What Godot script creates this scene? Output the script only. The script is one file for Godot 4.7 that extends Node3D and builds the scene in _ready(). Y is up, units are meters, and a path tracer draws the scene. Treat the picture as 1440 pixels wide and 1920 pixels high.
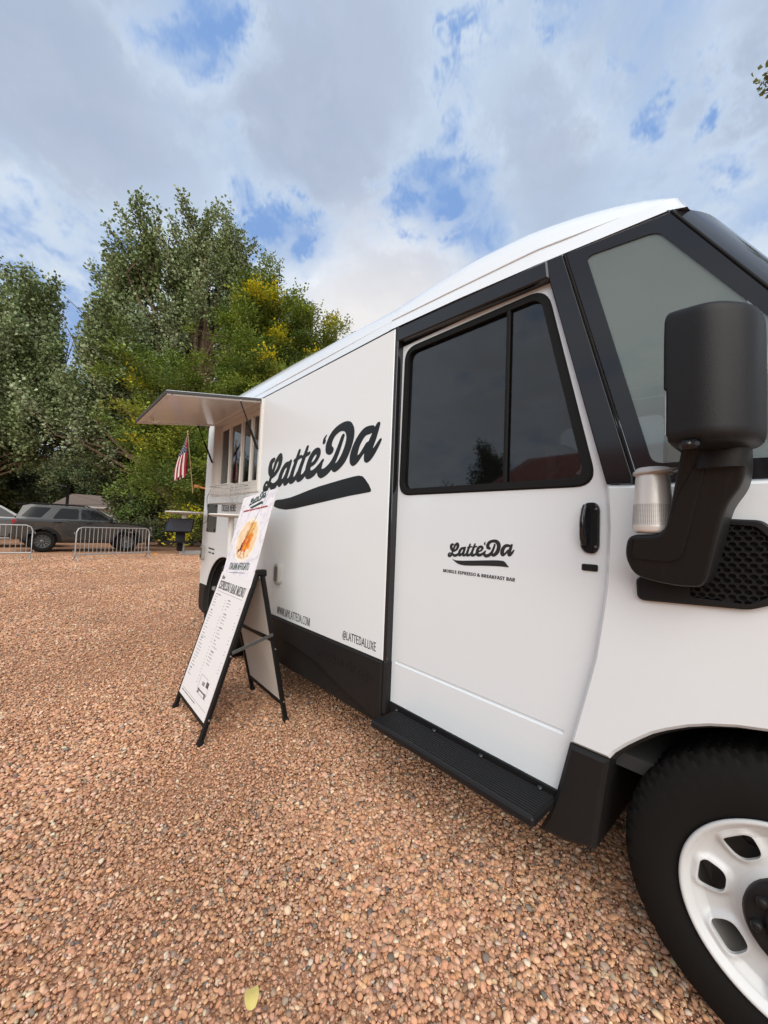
extends Node3D
# A white coffee truck on a pink gravel lot. x runs along the truck (its nose is +x), y is up, the truck's serving side is the plane z = 0.

var rng := RandomNumberGenerator.new()
var mats := {}


func _ready() -> void:
	rng.seed = 20240611
	# --- camera
	var cam := Camera3D.new()
	cam.name = "camera"
	var yaw := deg_to_rad(41.9)
	var flat := Vector3(-cos(yaw), 0, -sin(yaw))
	var side := flat.cross(Vector3.UP).normalized()
	var tilt := deg_to_rad(2.65)
	var fw := flat * cos(tilt) + Vector3.UP * sin(tilt)
	var up := side.cross(fw)
	var roll := deg_to_rad(2.25)
	var rx := side * cos(roll) + up * sin(roll)
	var ry := up * cos(roll) - side * sin(roll)
	cam.transform = Transform3D(Basis(rx, ry, -fw), Vector3(0, 1.37, 1.47))
	cam.fov = rad_to_deg(2.0 * atan(960.0 / 720.0))
	cam.near = 0.05
	cam.far = 600.0
	add_child(cam)
	cam.current = true
	# --- sky, sun, exposure
	var env := Environment.new()
	env.background_mode = Environment.BG_SKY
	env.sky = Sky.new()
	env.sky.sky_material = make_sky()
	env.background_energy_multiplier = 1.0
	env.tonemap_mode = Environment.TONE_MAPPER_LINEAR
	env.tonemap_exposure = 1.23
	env.sdfgi_enabled = true
	env.ssao_enabled = true
	env.ssil_enabled = true
	var we := WorldEnvironment.new()
	we.name = "environment"
	we.environment = env
	add_child(we)
	var sun := DirectionalLight3D.new()
	sun.name = "hazy_sun"
	sun.light_color = Color(1.0, 0.975, 0.935)
	sun.light_energy = 0.95
	sun.light_angular_distance = 70.0
	sun.shadow_enabled = true
	sun.look_at_from_position(Vector3.ZERO, -Vector3(0.62, 0.60, 0.54))
	add_child(sun)
	make_materials()
	# --- setting and large structure
	make_ground()
	make_trees()
	make_house()
	make_lodge()
	# --- objects
	make_truck()
	make_tables()
	make_sign()
	make_speaker()
	make_flag()
	make_basket()
	make_barriers()
	make_cars()
	make_lamp_post()
	make_gravel()


# ------------------------------------------------------------------ helpers

func lin(r: float, g: float, b: float) -> Color:
	return Color(r, g, b).linear_to_srgb()


func mat(key: String, c: Color, rough: float, metal := 0.0, spec := 0.5) -> StandardMaterial3D:
	var m := StandardMaterial3D.new()
	m.resource_name = key
	m.albedo_color = c
	m.roughness = rough
	m.metallic = metal
	m.metallic_specular = spec
	mats[key] = m
	return m


func noise_tex(freq: float, size: int, octaves: int, as_normal: bool, strength := 4.0, sd := 1, lo := Color.BLACK, hi := Color.WHITE) -> NoiseTexture2D:
	var n := FastNoiseLite.new()
	n.seed = sd
	n.noise_type = FastNoiseLite.TYPE_SIMPLEX_SMOOTH
	n.frequency = freq
	n.fractal_octaves = octaves
	var t := NoiseTexture2D.new()
	t.width = size
	t.height = size
	t.seamless = true
	t.noise = n
	t.as_normal_map = as_normal
	t.bump_strength = strength
	if not as_normal:
		var g := Gradient.new()
		g.set_color(0, lo)
		g.set_color(1, hi)
		t.color_ramp = g
	return t


func tri_normal(m: StandardMaterial3D, freq: float, per_m: float, strength: float, scale := 1.0, sd := 1) -> void:
	m.normal_enabled = true
	m.normal_texture = noise_tex(freq, 256, 3, true, strength, sd)
	m.normal_scale = scale
	m.uv1_triplanar = true
	m.uv1_world_triplanar = true
	m.uv1_scale = Vector3.ONE * per_m


func tri_albedo(m: StandardMaterial3D, freq: float, per_m: float, lo: Color, hi: Color, sd := 3, octaves := 4) -> void:
	m.albedo_texture = noise_tex(freq, 512, octaves, false, 1.0, sd, lo, hi)
	m.albedo_color = Color.WHITE
	m.uv1_triplanar = true
	m.uv1_world_triplanar = true
	m.uv1_scale = Vector3.ONE * per_m


class MB:
	var v := PackedVector3Array()
	var n := PackedVector3Array()
	var t := PackedVector2Array()
	var xf := Transform3D()

	func tri(a: Vector3, b: Vector3, c: Vector3) -> void:
		var nn := (b - a).cross(c - a)
		if nn.length_squared() < 1e-16:
			return
		nn = nn.normalized()
		tri_n(a, b, c, nn, nn, nn)

	func tri_n(a: Vector3, b: Vector3, c: Vector3, na: Vector3, nb: Vector3, nc: Vector3, ua := Vector2.ZERO, ub := Vector2.ZERO, uc := Vector2.ZERO) -> void:
		for p in [a, c, b]:
			v.append(xf * p)
		for q in [na, nc, nb]:
			n.append((xf.basis * q).normalized())
		t.append(ua)
		t.append(uc)
		t.append(ub)

	func quad(a: Vector3, b: Vector3, c: Vector3, d: Vector3) -> void:
		tri(a, b, c)
		tri(a, c, d)

	func quad_uv(a: Vector3, b: Vector3, c: Vector3, d: Vector3) -> void:
		var nn := (b - a).cross(d - a).normalized()
		tri_n(a, b, c, nn, nn, nn, Vector2(0, 1), Vector2(1, 1), Vector2(1, 0))
		tri_n(a, c, d, nn, nn, nn, Vector2(0, 1), Vector2(1, 0), Vector2(0, 0))

	# rows of points; outward is (along the row) x (to the next row) unless flipped
	func grid(rows: Array, flip := false, wrap := false, uvs := false) -> void:
		var h := rows.size()
		var w: int = rows[0].size()
		var nr := []
		for i in h:
			var line := PackedVector3Array()
			var r0: PackedVector3Array = rows[maxi(i - 1, 0)]
			var r1: PackedVector3Array = rows[mini(i + 1, h - 1)]
			var r: PackedVector3Array = rows[i]
			for j in w:
				var j0 := maxi(j - 1, 0)
				var j1 := mini(j + 1, w - 1)
				if wrap:
					j0 = j - 1 if j > 0 else w - 2
					j1 = j + 1 if j < w - 1 else 1
				var q := (r[j1] - r[j0]).cross(r1[j] - r0[j])
				if q.length_squared() < 1e-18:
					q = ((r0[j1] + r1[j1]) - (r0[j0] + r1[j0])).cross(r1[j] - r0[j])
				line.append(-q.normalized() if flip else q.normalized())
			nr.append(line)
		for i in h - 1:
			for j in w - 1:
				var a: Vector3 = rows[i][j]
				var b: Vector3 = rows[i][j + 1]
				var c: Vector3 = rows[i + 1][j + 1]
				var d: Vector3 = rows[i + 1][j]
				var ua := Vector2(float(j) / (w - 1), float(i) / (h - 1))
				var uc := Vector2(float(j + 1) / (w - 1), float(i + 1) / (h - 1))
				var ub := Vector2(uc.x, ua.y)
				var ud := Vector2(ua.x, uc.y)
				if flip:
					tri_n(a, c, b, nr[i][j], nr[i + 1][j + 1], nr[i][j + 1], ua, uc, ub)
					tri_n(a, d, c, nr[i][j], nr[i + 1][j], nr[i + 1][j + 1], ua, ud, uc)
				else:
					tri_n(a, b, c, nr[i][j], nr[i][j + 1], nr[i + 1][j + 1], ua, ub, uc)
					tri_n(a, c, d, nr[i][j], nr[i + 1][j + 1], nr[i + 1][j], ua, uc, ud)

	func box(c: Vector3, s: Vector3, b := 0.0) -> void:
		var h := s / 2.0
		b = minf(b, minf(h.x, minf(h.y, h.z)) * 0.9)
		for ax in 3:
			for sg in [-1.0, 1.0]:
				var e := [Vector3.RIGHT, Vector3.UP, Vector3.BACK]
				var nn: Vector3 = e[ax] * sg
				var u: Vector3 = e[(ax + 1) % 3]
				var w: Vector3 = e[(ax + 2) % 3] * sg
				var hu: float = h[(ax + 1) % 3] - b
				var hw: float = h[(ax + 2) % 3] - b
				var o: Vector3 = c + nn * h[ax]
				quad(o - u * hu - w * hw, o + u * hu - w * hw, o + u * hu + w * hw, o - u * hu + w * hw)
		if b <= 0.0:
			return
		for ax in 3:
			var e := [Vector3.RIGHT, Vector3.UP, Vector3.BACK]
			var a1 := (ax + 1) % 3
			var a2 := (ax + 2) % 3
			for s1 in [-1.0, 1.0]:
				for s2 in [-1.0, 1.0]:
					var p: Vector3 = c + e[a1] * s1 * h[a1] + e[a2] * s2 * (h[a2] - b)
					var q: Vector3 = c + e[a1] * s1 * (h[a1] - b) + e[a2] * s2 * h[a2]
					var l: Vector3 = e[ax] * (h[ax] - b)
					if s1 * s2 > 0:
						quad(p - l, q - l, q + l, p + l)
					else:
						quad(p - l, p + l, q + l, q - l)
		for sx in [-1.0, 1.0]:
			for sy in [-1.0, 1.0]:
				for sz in [-1.0, 1.0]:
					var pa := c + Vector3(sx * h.x, sy * (h.y - b), sz * (h.z - b))
					var pb := c + Vector3(sx * (h.x - b), sy * h.y, sz * (h.z - b))
					var pc := c + Vector3(sx * (h.x - b), sy * (h.y - b), sz * h.z)
					if sx * sy * sz > 0:
						tri(pa, pb, pc)
					else:
						tri(pa, pc, pb)

	# a bar of rectangular section from a to b
	func bar(a: Vector3, b: Vector3, w: float, d: float, hint := Vector3.UP, bev := 0.002) -> void:
		var keep := xf
		var z := (b - a).normalized()
		if absf(z.dot(hint)) > 0.95:
			hint = Vector3.RIGHT
		var x := hint.cross(z).normalized()
		xf = keep * Transform3D(Basis(x, z.cross(x), z), (a + b) / 2.0)
		box(Vector3.ZERO, Vector3(w, d, a.distance_to(b)), bev)
		xf = keep

	func tube(path: PackedVector3Array, radii: Array, sides := 8, caps := true) -> void:
		var rows := []
		var fr := Vector3.ZERO
		var k := path.size()
		for i in k:
			var d := (path[mini(i + 1, k - 1)] - path[maxi(i - 1, 0)]).normalized()
			if i == 0:
				fr = d.cross(Vector3.UP if absf(d.y) < 0.9 else Vector3.RIGHT).normalized()
			else:
				fr = (fr - d * fr.dot(d)).normalized()
			var s := d.cross(fr)
			var r: float = radii[mini(i, radii.size() - 1)]
			var line := PackedVector3Array()
			for j in sides + 1:
				var a := TAU * j / sides
				line.append(path[i] + (fr * cos(a) + s * sin(a)) * r)
			rows.append(line)
		grid(rows, false, true)
		if caps:
			for j in sides:
				tri(path[0], rows[0][j + 1], rows[0][j])
				tri(path[k - 1], rows[k - 1][j], rows[k - 1][j + 1])

	# profile of (radius, height) turned about y of the transform at; equal neighbours make a crease
	func lathe(profile: PackedVector2Array, at: Transform3D, segs := 32) -> void:
		var keep := xf
		xf = keep * at
		var runs := []
		var run := []
		for i in profile.size():
			if i > 0 and profile[i].distance_to(profile[i - 1]) < 1e-6:
				runs.append(run)
				run = []
			run.append(profile[i])
		runs.append(run)
		for r in runs:
			var rows := []
			for p in r:
				var line := PackedVector3Array()
				for j in segs + 1:
					var a := -TAU * j / segs
					line.append(Vector3(maxf(p.x, 1e-5) * cos(a), p.y, maxf(p.x, 1e-5) * sin(a)))
				rows.append(line)
			grid(rows, false, true)
		xf = keep

	static func ccw(o: PackedVector2Array) -> PackedVector2Array:
		var p := o.duplicate()
		if Geometry2D.is_polygon_clockwise(p):
			p.reverse()
		return p

	static func inset(o: PackedVector2Array, b: float) -> PackedVector2Array:
		var r := PackedVector2Array()
		var k := o.size()
		for i in k:
			var d0 := (o[i] - o[(i + k - 1) % k]).normalized()
			var d1 := (o[(i + 1) % k] - o[i]).normalized()
			var n0 := Vector2(-d0.y, d0.x)
			var n1 := Vector2(-d1.y, d1.x)
			var m := (n0 + n1)
			var l := maxf(0.3, 1.0 + n0.dot(n1))
			r.append(o[i] + m / l * b)
		return r

	func flat(poly: PackedVector2Array, z: float, front: bool) -> void:
		var idx := Geometry2D.triangulate_polygon(poly)
		for i in range(0, idx.size(), 3):
			var a := poly[idx[i]]
			var b := poly[idx[i + 1]]
			var c := poly[idx[i + 2]]
			var turn := (b - a).cross(c - a)
			if absf(turn) < 1e-12:
				continue
			var q := Vector3(0, 0, 1.0 if front else -1.0)
			if (turn > 0) == front:
				tri_n(Vector3(a.x, a.y, z), Vector3(b.x, b.y, z), Vector3(c.x, c.y, z), q, q, q, a, b, c)
			else:
				tri_n(Vector3(a.x, a.y, z), Vector3(c.x, c.y, z), Vector3(b.x, b.y, z), q, q, q, a, c, b)

	# a plate in the xy plane with its front at zf, its back at zb, chamfered front edges and holes
	func plate(outline: PackedVector2Array, zf: float, zb: float, bev := 0.0, holes: Array = []) -> void:
		var o := ccw(outline)
		var face := inset(o, bev) if bev > 0.0 else o
		var pieces: Array = [face]
		for hole in holes:
			var h := ccw(hole)
			var lo := Vector2(1e9, 1e9)
			var hi := -lo
			for p in h:
				lo = lo.min(p)
				hi = hi.max(p)
			var mid := (lo.x + hi.x) / 2.0
			var next := []
			for piece in pieces:
				var left := PackedVector2Array([Vector2(mid - 99, -99), Vector2(mid, -99), Vector2(mid, 99), Vector2(mid - 99, 99)])
				var right := PackedVector2Array([Vector2(mid, -99), Vector2(mid + 99, -99), Vector2(mid + 99, 99), Vector2(mid, 99)])
				if Geometry2D.intersect_polygons(piece, h).is_empty():
					next.append(piece)
					continue
				for half in [left, right]:
					for q in Geometry2D.intersect_polygons(piece, half):
						next.append_array(Geometry2D.clip_polygons(q, h))
			pieces = next
			ring(h, zf, zb, true)
		for piece in pieces:
			flat(piece, zf, true)
			flat(piece, zb, false)
		var k := o.size()
		for i in k:
			var a := o[i]
			var b := o[(i + 1) % k]
			if bev > 0.0:
				var fa := face[i]
				var fb := face[(i + 1) % k]
				quad(Vector3(fa.x, fa.y, zf), Vector3(a.x, a.y, zf - bev), Vector3(b.x, b.y, zf - bev), Vector3(fb.x, fb.y, zf))
		ring(o, zf - bev, zb, false)

	func ring(o: PackedVector2Array, z0: float, z1: float, inward: bool) -> void:
		var k := o.size()
		for i in k:
			var a := o[i]
			var b := o[(i + 1) % k]
			if inward:
				quad(Vector3(a.x, a.y, z0), Vector3(b.x, b.y, z0), Vector3(b.x, b.y, z1), Vector3(a.x, a.y, z1))
			else:
				quad(Vector3(a.x, a.y, z0), Vector3(a.x, a.y, z1), Vector3(b.x, b.y, z1), Vector3(b.x, b.y, z0))

	func mesh(m: Material) -> ArrayMesh:
		var arr := []
		arr.resize(Mesh.ARRAY_MAX)
		arr[Mesh.ARRAY_VERTEX] = v
		arr[Mesh.ARRAY_NORMAL] = n
		arr[Mesh.ARRAY_TEX_UV] = t
		var am := ArrayMesh.new()
		am.add_surface_from_arrays(Mesh.PRIMITIVE_TRIANGLES, arr)
		if m:
			am.surface_set_material(0, m)
		return am


func obj(called: String, b: MB, m: Variant, parent: Node = self) -> MeshInstance3D:
	var o := MeshInstance3D.new()
	o.name = called
	o.mesh = b.mesh(mats[m] if m is String else m)
	parent.add_child(o, true)
	return o


func tag(o: Node, label: String, category: String, group := "", kind := "") -> void:
	o.set_meta("label", label)
	if category:
		o.set_meta("category", category)
	if group:
		o.set_meta("group", group)
	if kind:
		o.set_meta("kind", kind)


func numbered(called: String) -> String:
	if not has_node(called):
		return called
	var i := 1
	while has_node("%s_%03d" % [called, i]):
		i += 1
	return "%s_%03d" % [called, i]


func thing(called: String, label: String, category: String, at := Vector3.ZERO, group := "") -> Node3D:
	var o := Node3D.new()
	o.name = numbered(called)
	o.position = at
	add_child(o)
	tag(o, label, category, group)
	return o


func pts(a: Array) -> PackedVector2Array:
	var p := PackedVector2Array()
	for i in range(0, a.size(), 2):
		p.append(Vector2(a[i], a[i + 1]))
	return p


func rrect(x0: float, y0: float, x1: float, y1: float, r: float, seg := 5) -> PackedVector2Array:
	return rounded(pts([x0, y0, x1, y0, x1, y1, x0, y1]), r, seg)


func rounded(o: PackedVector2Array, r: float, seg := 5) -> PackedVector2Array:
	var p := PackedVector2Array()
	var k := o.size()
	for i in k:
		var a := o[(i + k - 1) % k]
		var b := o[i]
		var c := o[(i + 1) % k]
		var rr := minf(r, minf(a.distance_to(b), b.distance_to(c)) * 0.45)
		var s := b + (a - b).normalized() * rr
		var e := b + (c - b).normalized() * rr
		for j in seg + 1:
			var f := float(j) / seg
			p.append(s.lerp(b, f).lerp(b.lerp(e, f), f))
	return p


func arc(cx: float, cy: float, r: float, a0: float, a1: float, seg: int) -> PackedVector2Array:
	var p := PackedVector2Array()
	for i in seg + 1:
		var a := deg_to_rad(lerpf(a0, a1, float(i) / seg))
		p.append(Vector2(cx + r * cos(a), cy + r * sin(a)))
	return p


# lettering that fills a width and a cap height, lying in the xy plane of the transform at (origin: lower left corner)
func letters(words: String, w: float, h: float, at: Transform3D, m: Variant, parent: Node, font := "Droid Sans", bold := true, called := "lettering", thick := 0.0016) -> MeshInstance3D:
	var f := SystemFont.new()
	f.font_names = PackedStringArray([font])
	f.font_weight = 700 if bold else 400
	var tm := TextMesh.new()
	tm.text = words
	tm.font = f
	tm.font_size = 64
	tm.pixel_size = 0.01
	tm.depth = 0.05
	tm.curve_step = 2.0
	tm.material = mats[m] if m is String else m
	var bb := tm.get_aabb()
	var o := MeshInstance3D.new()
	o.name = called
	o.mesh = tm
	var sx := w / bb.size.x
	var sy := h / bb.size.y
	var sc := Basis(at.basis.x * sx, at.basis.y * sy, at.basis.z * (thick / bb.size.z))
	o.transform = Transform3D(sc, at * Vector3(-bb.position.x * sx, -bb.position.y * sy, thick / 2.0))
	parent.add_child(o, true)
	return o


# ------------------------------------------------------------------ sky

func from_angles(az: float, el: float) -> Vector3:
	var a := deg_to_rad(az)
	var e := deg_to_rad(el)
	return Vector3(sin(a) * cos(e), sin(e), -cos(a) * cos(e))


func make_sky() -> PanoramaSkyMaterial:
	var w := 2048
	var h := 1024
	var big := FastNoiseLite.new()
	big.seed = 11
	big.noise_type = FastNoiseLite.TYPE_SIMPLEX_SMOOTH
	big.frequency = 0.9
	big.fractal_octaves = 3
	var mid := FastNoiseLite.new()
	mid.seed = 5
	mid.noise_type = FastNoiseLite.TYPE_SIMPLEX_SMOOTH
	mid.frequency = 2.6
	mid.fractal_octaves = 6
	mid.fractal_gain = 0.52
	mid.domain_warp_enabled = true
	mid.domain_warp_amplitude = 0.18
	mid.domain_warp_frequency = 2.2
	var soft := FastNoiseLite.new()
	soft.seed = 23
	soft.frequency = 1.5
	soft.fractal_octaves = 4
	# openings and cloud masses: azimuth, elevation, width in degrees, strength
	var spots := [[-82, 49, 6, -0.5], [-76, 48, 4, -0.5], [-43.5, 43.5, 6, -0.75], [-39, 48, 4, -0.45], [-70.5, 40, 2.6, -0.6], [-59.5, 36, 5, -0.75], [-64, 38, 3, -0.3],
		[-13, 50, 5, -0.6], [-15.5, 45, 4, -0.5], [-11.5, 38, 4.5, -0.6], [-4, 31, 4, -0.5], [-6, 40, 7, 0.55], [-22, 40, 5, 0.3], [-89, 24, 9, -0.9], [-35, 38, 5, -0.6], [-42, 50, 3, -0.4], [-53, 38, 5, -0.35], [-78, 33, 3, -0.4],
		[-49, 29, 9, 1.1], [-63, 49, 13, 0.5], [-95, 42, 10, 0.4], [-25, 46, 8, 0.45], [-7, 42, 6, 0.35], [-87, 34, 8, 0.5]]
	var bank := from_angles(-49, 27)
	var dirs := []
	for s in spots:
		dirs.append(from_angles(s[0], s[1]))
	var data := PackedFloat32Array()
	data.resize(w * h * 3)
	var k := 0
	for y in h:
		var el := PI * (0.5 - (y + 0.5) / h)
		if el < -0.02:
			for x in w:
				data[k] = 0.24
				data[k + 1] = 0.19
				data[k + 2] = 0.15
				k += 3
			continue
		var ce := cos(el)
		var se := sin(el)
		var hz := pow(clampf(1.0 - se, 0.0, 1.0), 4.0)
		var br := lerpf(0.125, 0.42, hz)
		var bg := lerpf(0.265, 0.52, hz)
		var bb := lerpf(0.57, 0.66, hz)
		for x in w:
			var az := TAU * (x + 0.5) / w
			var d := Vector3(sin(az) * ce, se, -cos(az) * ce)
			var p := d / (maxf(se, 0.0) + 0.22)
			var m := mid.get_noise_3dv(p)
			var g := big.get_noise_3dv(p)
			var fine := mid.get_noise_3dv(p * 2.7 + Vector3(7, 3, 1))
			var dens := 0.58 + g * 0.40 + m * 0.85 + fine * 0.30
			for i in dirs.size():
				var dt: float = d.dot(dirs[i])
				if dt > 0.93:
					var s: Array = spots[i]
					var a := acos(minf(dt, 1.0)) / deg_to_rad(s[2]) * (1.0 + 0.9 * m) + 0.5 * m
					if a < 3.0:
						dens += 0.9 * s[3] * exp(-a * a) * (1.0 - 0.5 * absf(fine) if s[3] > 0 else 1.0 + 1.3 * fine)
			dens = dens * (1.0 - 0.25 * hz) + 0.12 * hz
			var c := 0.16 + 0.84 * smoothstep(-0.25, 0.60, dens)
			var thick := smoothstep(0.25, 1.25, dens + 0.45 * soft.get_noise_3dv(p * 1.3))
			var lit := 0.5 + 0.9 * m
			var low := smoothstep(0.62, 0.42, se)
			var glow := smoothstep(0.955, 1.0, d.dot(bank))
			var cr := lerpf(0.435, 0.345, thick) + (0.07 * lit + 0.10 * fine) * (1.0 - 0.6 * thick) + low * 0.13 + glow * 0.24
			var cg := lerpf(0.53, 0.41, thick) + (0.06 * lit + 0.09 * fine) * (1.0 - 0.6 * thick) + low * 0.11 + glow * 0.18
			var cb := lerpf(0.665, 0.535, thick) + (0.04 * lit + 0.07 * fine) * (1.0 - 0.6 * thick) + low * 0.06 + glow * 0.10
			data[k] = lerpf(br, cr, c)
			data[k + 1] = lerpf(bg, cg, c)
			data[k + 2] = lerpf(bb, cb, c)
			k += 3
	var im := Image.create_from_data(w, h, false, Image.FORMAT_RGBF, data.to_byte_array())
	var sm := PanoramaSkyMaterial.new()
	sm.panorama = ImageTexture.create_from_image(im)
	return sm


# ------------------------------------------------------------------ materials

func make_materials() -> void:
	var m := mat("white_paint", lin(0.735, 0.772, 0.795), 0.25)
	tri_normal(m, 0.05, 2.2, 1.2, 0.10, 4)
	m.clearcoat_enabled = true
	m.clearcoat = 0.9
	m.clearcoat_roughness = 0.06
	m = mat("white_wrap", lin(0.75, 0.772, 0.78), 0.24)
	tri_normal(m, 0.06, 3.0, 1.6, 0.16, 9)
	m = mat("vinyl_black", lin(0.008, 0.009, 0.009), 0.30, 0.0, 0.38)
	tri_normal(m, 0.09, 5.0, 2.5, 0.22, 5)
	m = mat("gloss_black", lin(0.012, 0.012, 0.014), 0.10)
	m = mat("plastic_black", lin(0.012, 0.0115, 0.012), 0.45, 0.0, 0.34)
	tri_normal(m, 0.25, 6.0, 3.0, 0.25, 8)
	m = mat("cladding_black", lin(0.014, 0.013, 0.013), 0.48, 0.0, 0.34)
	tri_normal(m, 0.3, 6.0, 3.0, 0.2, 18)
	m = mat("rubber", lin(0.010, 0.010, 0.010), 0.7, 0.0, 0.3)
	m = mat("tyre_rubber", lin(0.0105, 0.0095, 0.0088), 0.75, 0.0, 0.25)
	tri_normal(m, 0.2, 6.0, 3.0, 0.3, 2)
	m = mat("cab_plastic", lin(0.05, 0.05, 0.05), 0.8, 0.0, 0.3)
	m = mat("liner_plastic", lin(0.03, 0.029, 0.028), 0.8, 0.0, 0.3)
	m = mat("inner_panel", lin(0.34, 0.33, 0.32), 0.6)
	m = mat("cab_grey", lin(0.09, 0.09, 0.09), 0.8)
	m = mat("wheel_white", lin(0.60, 0.605, 0.60), 0.36)
	tri_normal(m, 0.03, 4.0, 1.0, 0.1, 3)
	m = mat("brake_steel", lin(0.18, 0.17, 0.16), 0.4, 0.9)
	m = mat("steel", lin(0.55, 0.55, 0.54), 0.42, 0.9)
	m = mat("galvanised", lin(0.46, 0.46, 0.45), 0.45, 0.7)
	m = mat("bracket_grey", lin(0.42, 0.40, 0.37), 0.5)
	m = mat("panel_grey", lin(0.13, 0.135, 0.13), 0.35, 0.6)
	m = mat("white_plastic", lin(0.72, 0.70, 0.66), 0.5)
	m = mat("wire_white", lin(0.50, 0.49, 0.47), 0.45)
	m = mat("hatch_frame", lin(0.66, 0.62, 0.57), 0.4, 0.15)
	m = mat("hatch_under", lin(0.68, 0.64, 0.60), 0.14)
	m = mat("hatch_trim", lin(0.05, 0.048, 0.045), 0.5)
	m = mat("sign_black", lin(0.009, 0.0085, 0.0085), 0.5, 0.0, 0.3)
	m = mat("sign_board", lin(0.68, 0.65, 0.62), 0.55)
	m = mat("sign_back", lin(0.55, 0.51, 0.47), 0.6)
	m = mat("print_green", lin(0.01, 0.05, 0.028), 0.5)
	m = mat("print_red", lin(0.35, 0.04, 0.04), 0.5)
	m = mat("print_black", lin(0.014, 0.014, 0.015), 0.55)
	m = mat("speaker_silver", lin(0.74, 0.72, 0.68), 0.36, 0.35)
	tri_normal(m, 0.3, 9.0, 2.0, 0.12, 31)
	m = mat("speaker_cap", lin(0.50, 0.48, 0.46), 0.6)
	m = mat("lens_dark", lin(0.01, 0.01, 0.01), 0.08)
	m = mat("stone", Color.WHITE, 0.82, 0.0, 0.3)
	m.vertex_color_use_as_albedo = true
	m.albedo_texture = noise_tex(0.05, 256, 4, false, 1.0, 77, Color(0.86, 0.85, 0.84), Color(1, 1, 1))
	m.uv1_triplanar = true
	m.uv1_world_triplanar = true
	m.uv1_scale = Vector3.ONE * 9.0
	m = mat("ground", Color.WHITE, 0.95, 0.0, 0.2)
	m.albedo_texture = noise_tex(0.06, 1024, 5, false, 1.0, 41, lin(0.40, 0.20, 0.115), lin(0.74, 0.44, 0.275))
	m.normal_enabled = true
	m.normal_texture = noise_tex(0.09, 1024, 4, true, 9.0, 43)
	m.normal_scale = 1.0
	m.uv1_triplanar = true
	m.uv1_world_triplanar = true
	m.uv1_scale = Vector3.ONE * 0.42
	m = mat("bark", Color.WHITE, 0.9, 0.0, 0.2)
	m.albedo_texture = noise_tex(0.02, 512, 5, false, 1.0, 14, lin(0.07, 0.045, 0.03), lin(0.36, 0.26, 0.18))
	m.normal_enabled = true
	m.normal_texture = noise_tex(0.03, 512, 4, true, 12.0, 15)
	m.uv1_triplanar = true
	m.uv1_scale = Vector3(1.3, 0.28, 1.3)
	for e in [["leaf_silver", 0.0], ["leaf_locust", 0.0], ["leaf_dark", 0.0]]:
		m = mat(e[0], Color.WHITE, 0.55, 0.0, 0.4)
		m.vertex_color_use_as_albedo = true
		m.backlight_enabled = true
	mats["leaf_silver"].backlight = lin(0.11, 0.15, 0.05)
	mats["leaf_locust"].backlight = lin(0.19, 0.21, 0.03)
	mats["leaf_dark"].backlight = lin(0.03, 0.045, 0.012)
	# glass
	for g in [["glass_tint", Color(0.05, 0.055, 0.057, 0.74)], ["glass_green", Color(0.46, 0.51, 0.49, 0.56)], ["glass_shop", Color(0.045, 0.043, 0.04, 0.55)], ["glass_car", Color(0.02, 0.022, 0.022, 0.9)]]:
		m = mat(g[0], g[1], 0.03)
		m.transparency = BaseMaterial3D.TRANSPARENCY_ALPHA
	mats["glass_green"].metallic_specular = 1.0
	mats["glass_tint"].metallic_specular = 0.65


# ------------------------------------------------------------------ ground

func make_ground() -> void:
	var b := MB.new()
	var rows := []
	for i in 61:
		var line := PackedVector3Array()
		for j in 61:
			var u := (i - 30) / 30.0
			var w := (j - 30) / 30.0
			line.append(Vector3(300.0 * signf(w) * pow(absf(w), 2.2) - 8.0, -0.012, 300.0 * signf(u) * pow(absf(u), 2.2)))
		rows.append(line)
	b.grid(rows, true)
	var o := obj("ground", b, "ground")
	tag(o, "pinkish brown gravel yard stretching back to the trees", "", "", "structure")


func stone_mesh() -> ArrayMesh:
	var sm := SphereMesh.new()
	sm.radius = 0.5
	sm.height = 1.0
	sm.radial_segments = 9
	sm.rings = 5
	var arr := sm.get_mesh_arrays()
	var v: PackedVector3Array = arr[Mesh.ARRAY_VERTEX]
	var nz := FastNoiseLite.new()
	nz.seed = 3
	nz.frequency = 1.1
	for i in v.size():
		v[i] = v[i] * (1.0 + 0.38 * nz.get_noise_3dv(v[i]))
	arr[Mesh.ARRAY_VERTEX] = v
	var st := SurfaceTool.new()
	st.create_from_arrays(arr)
	st.index()
	st.generate_normals()
	var m := st.commit()
	m.surface_set_material(0, mats.stone)
	return m


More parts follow.
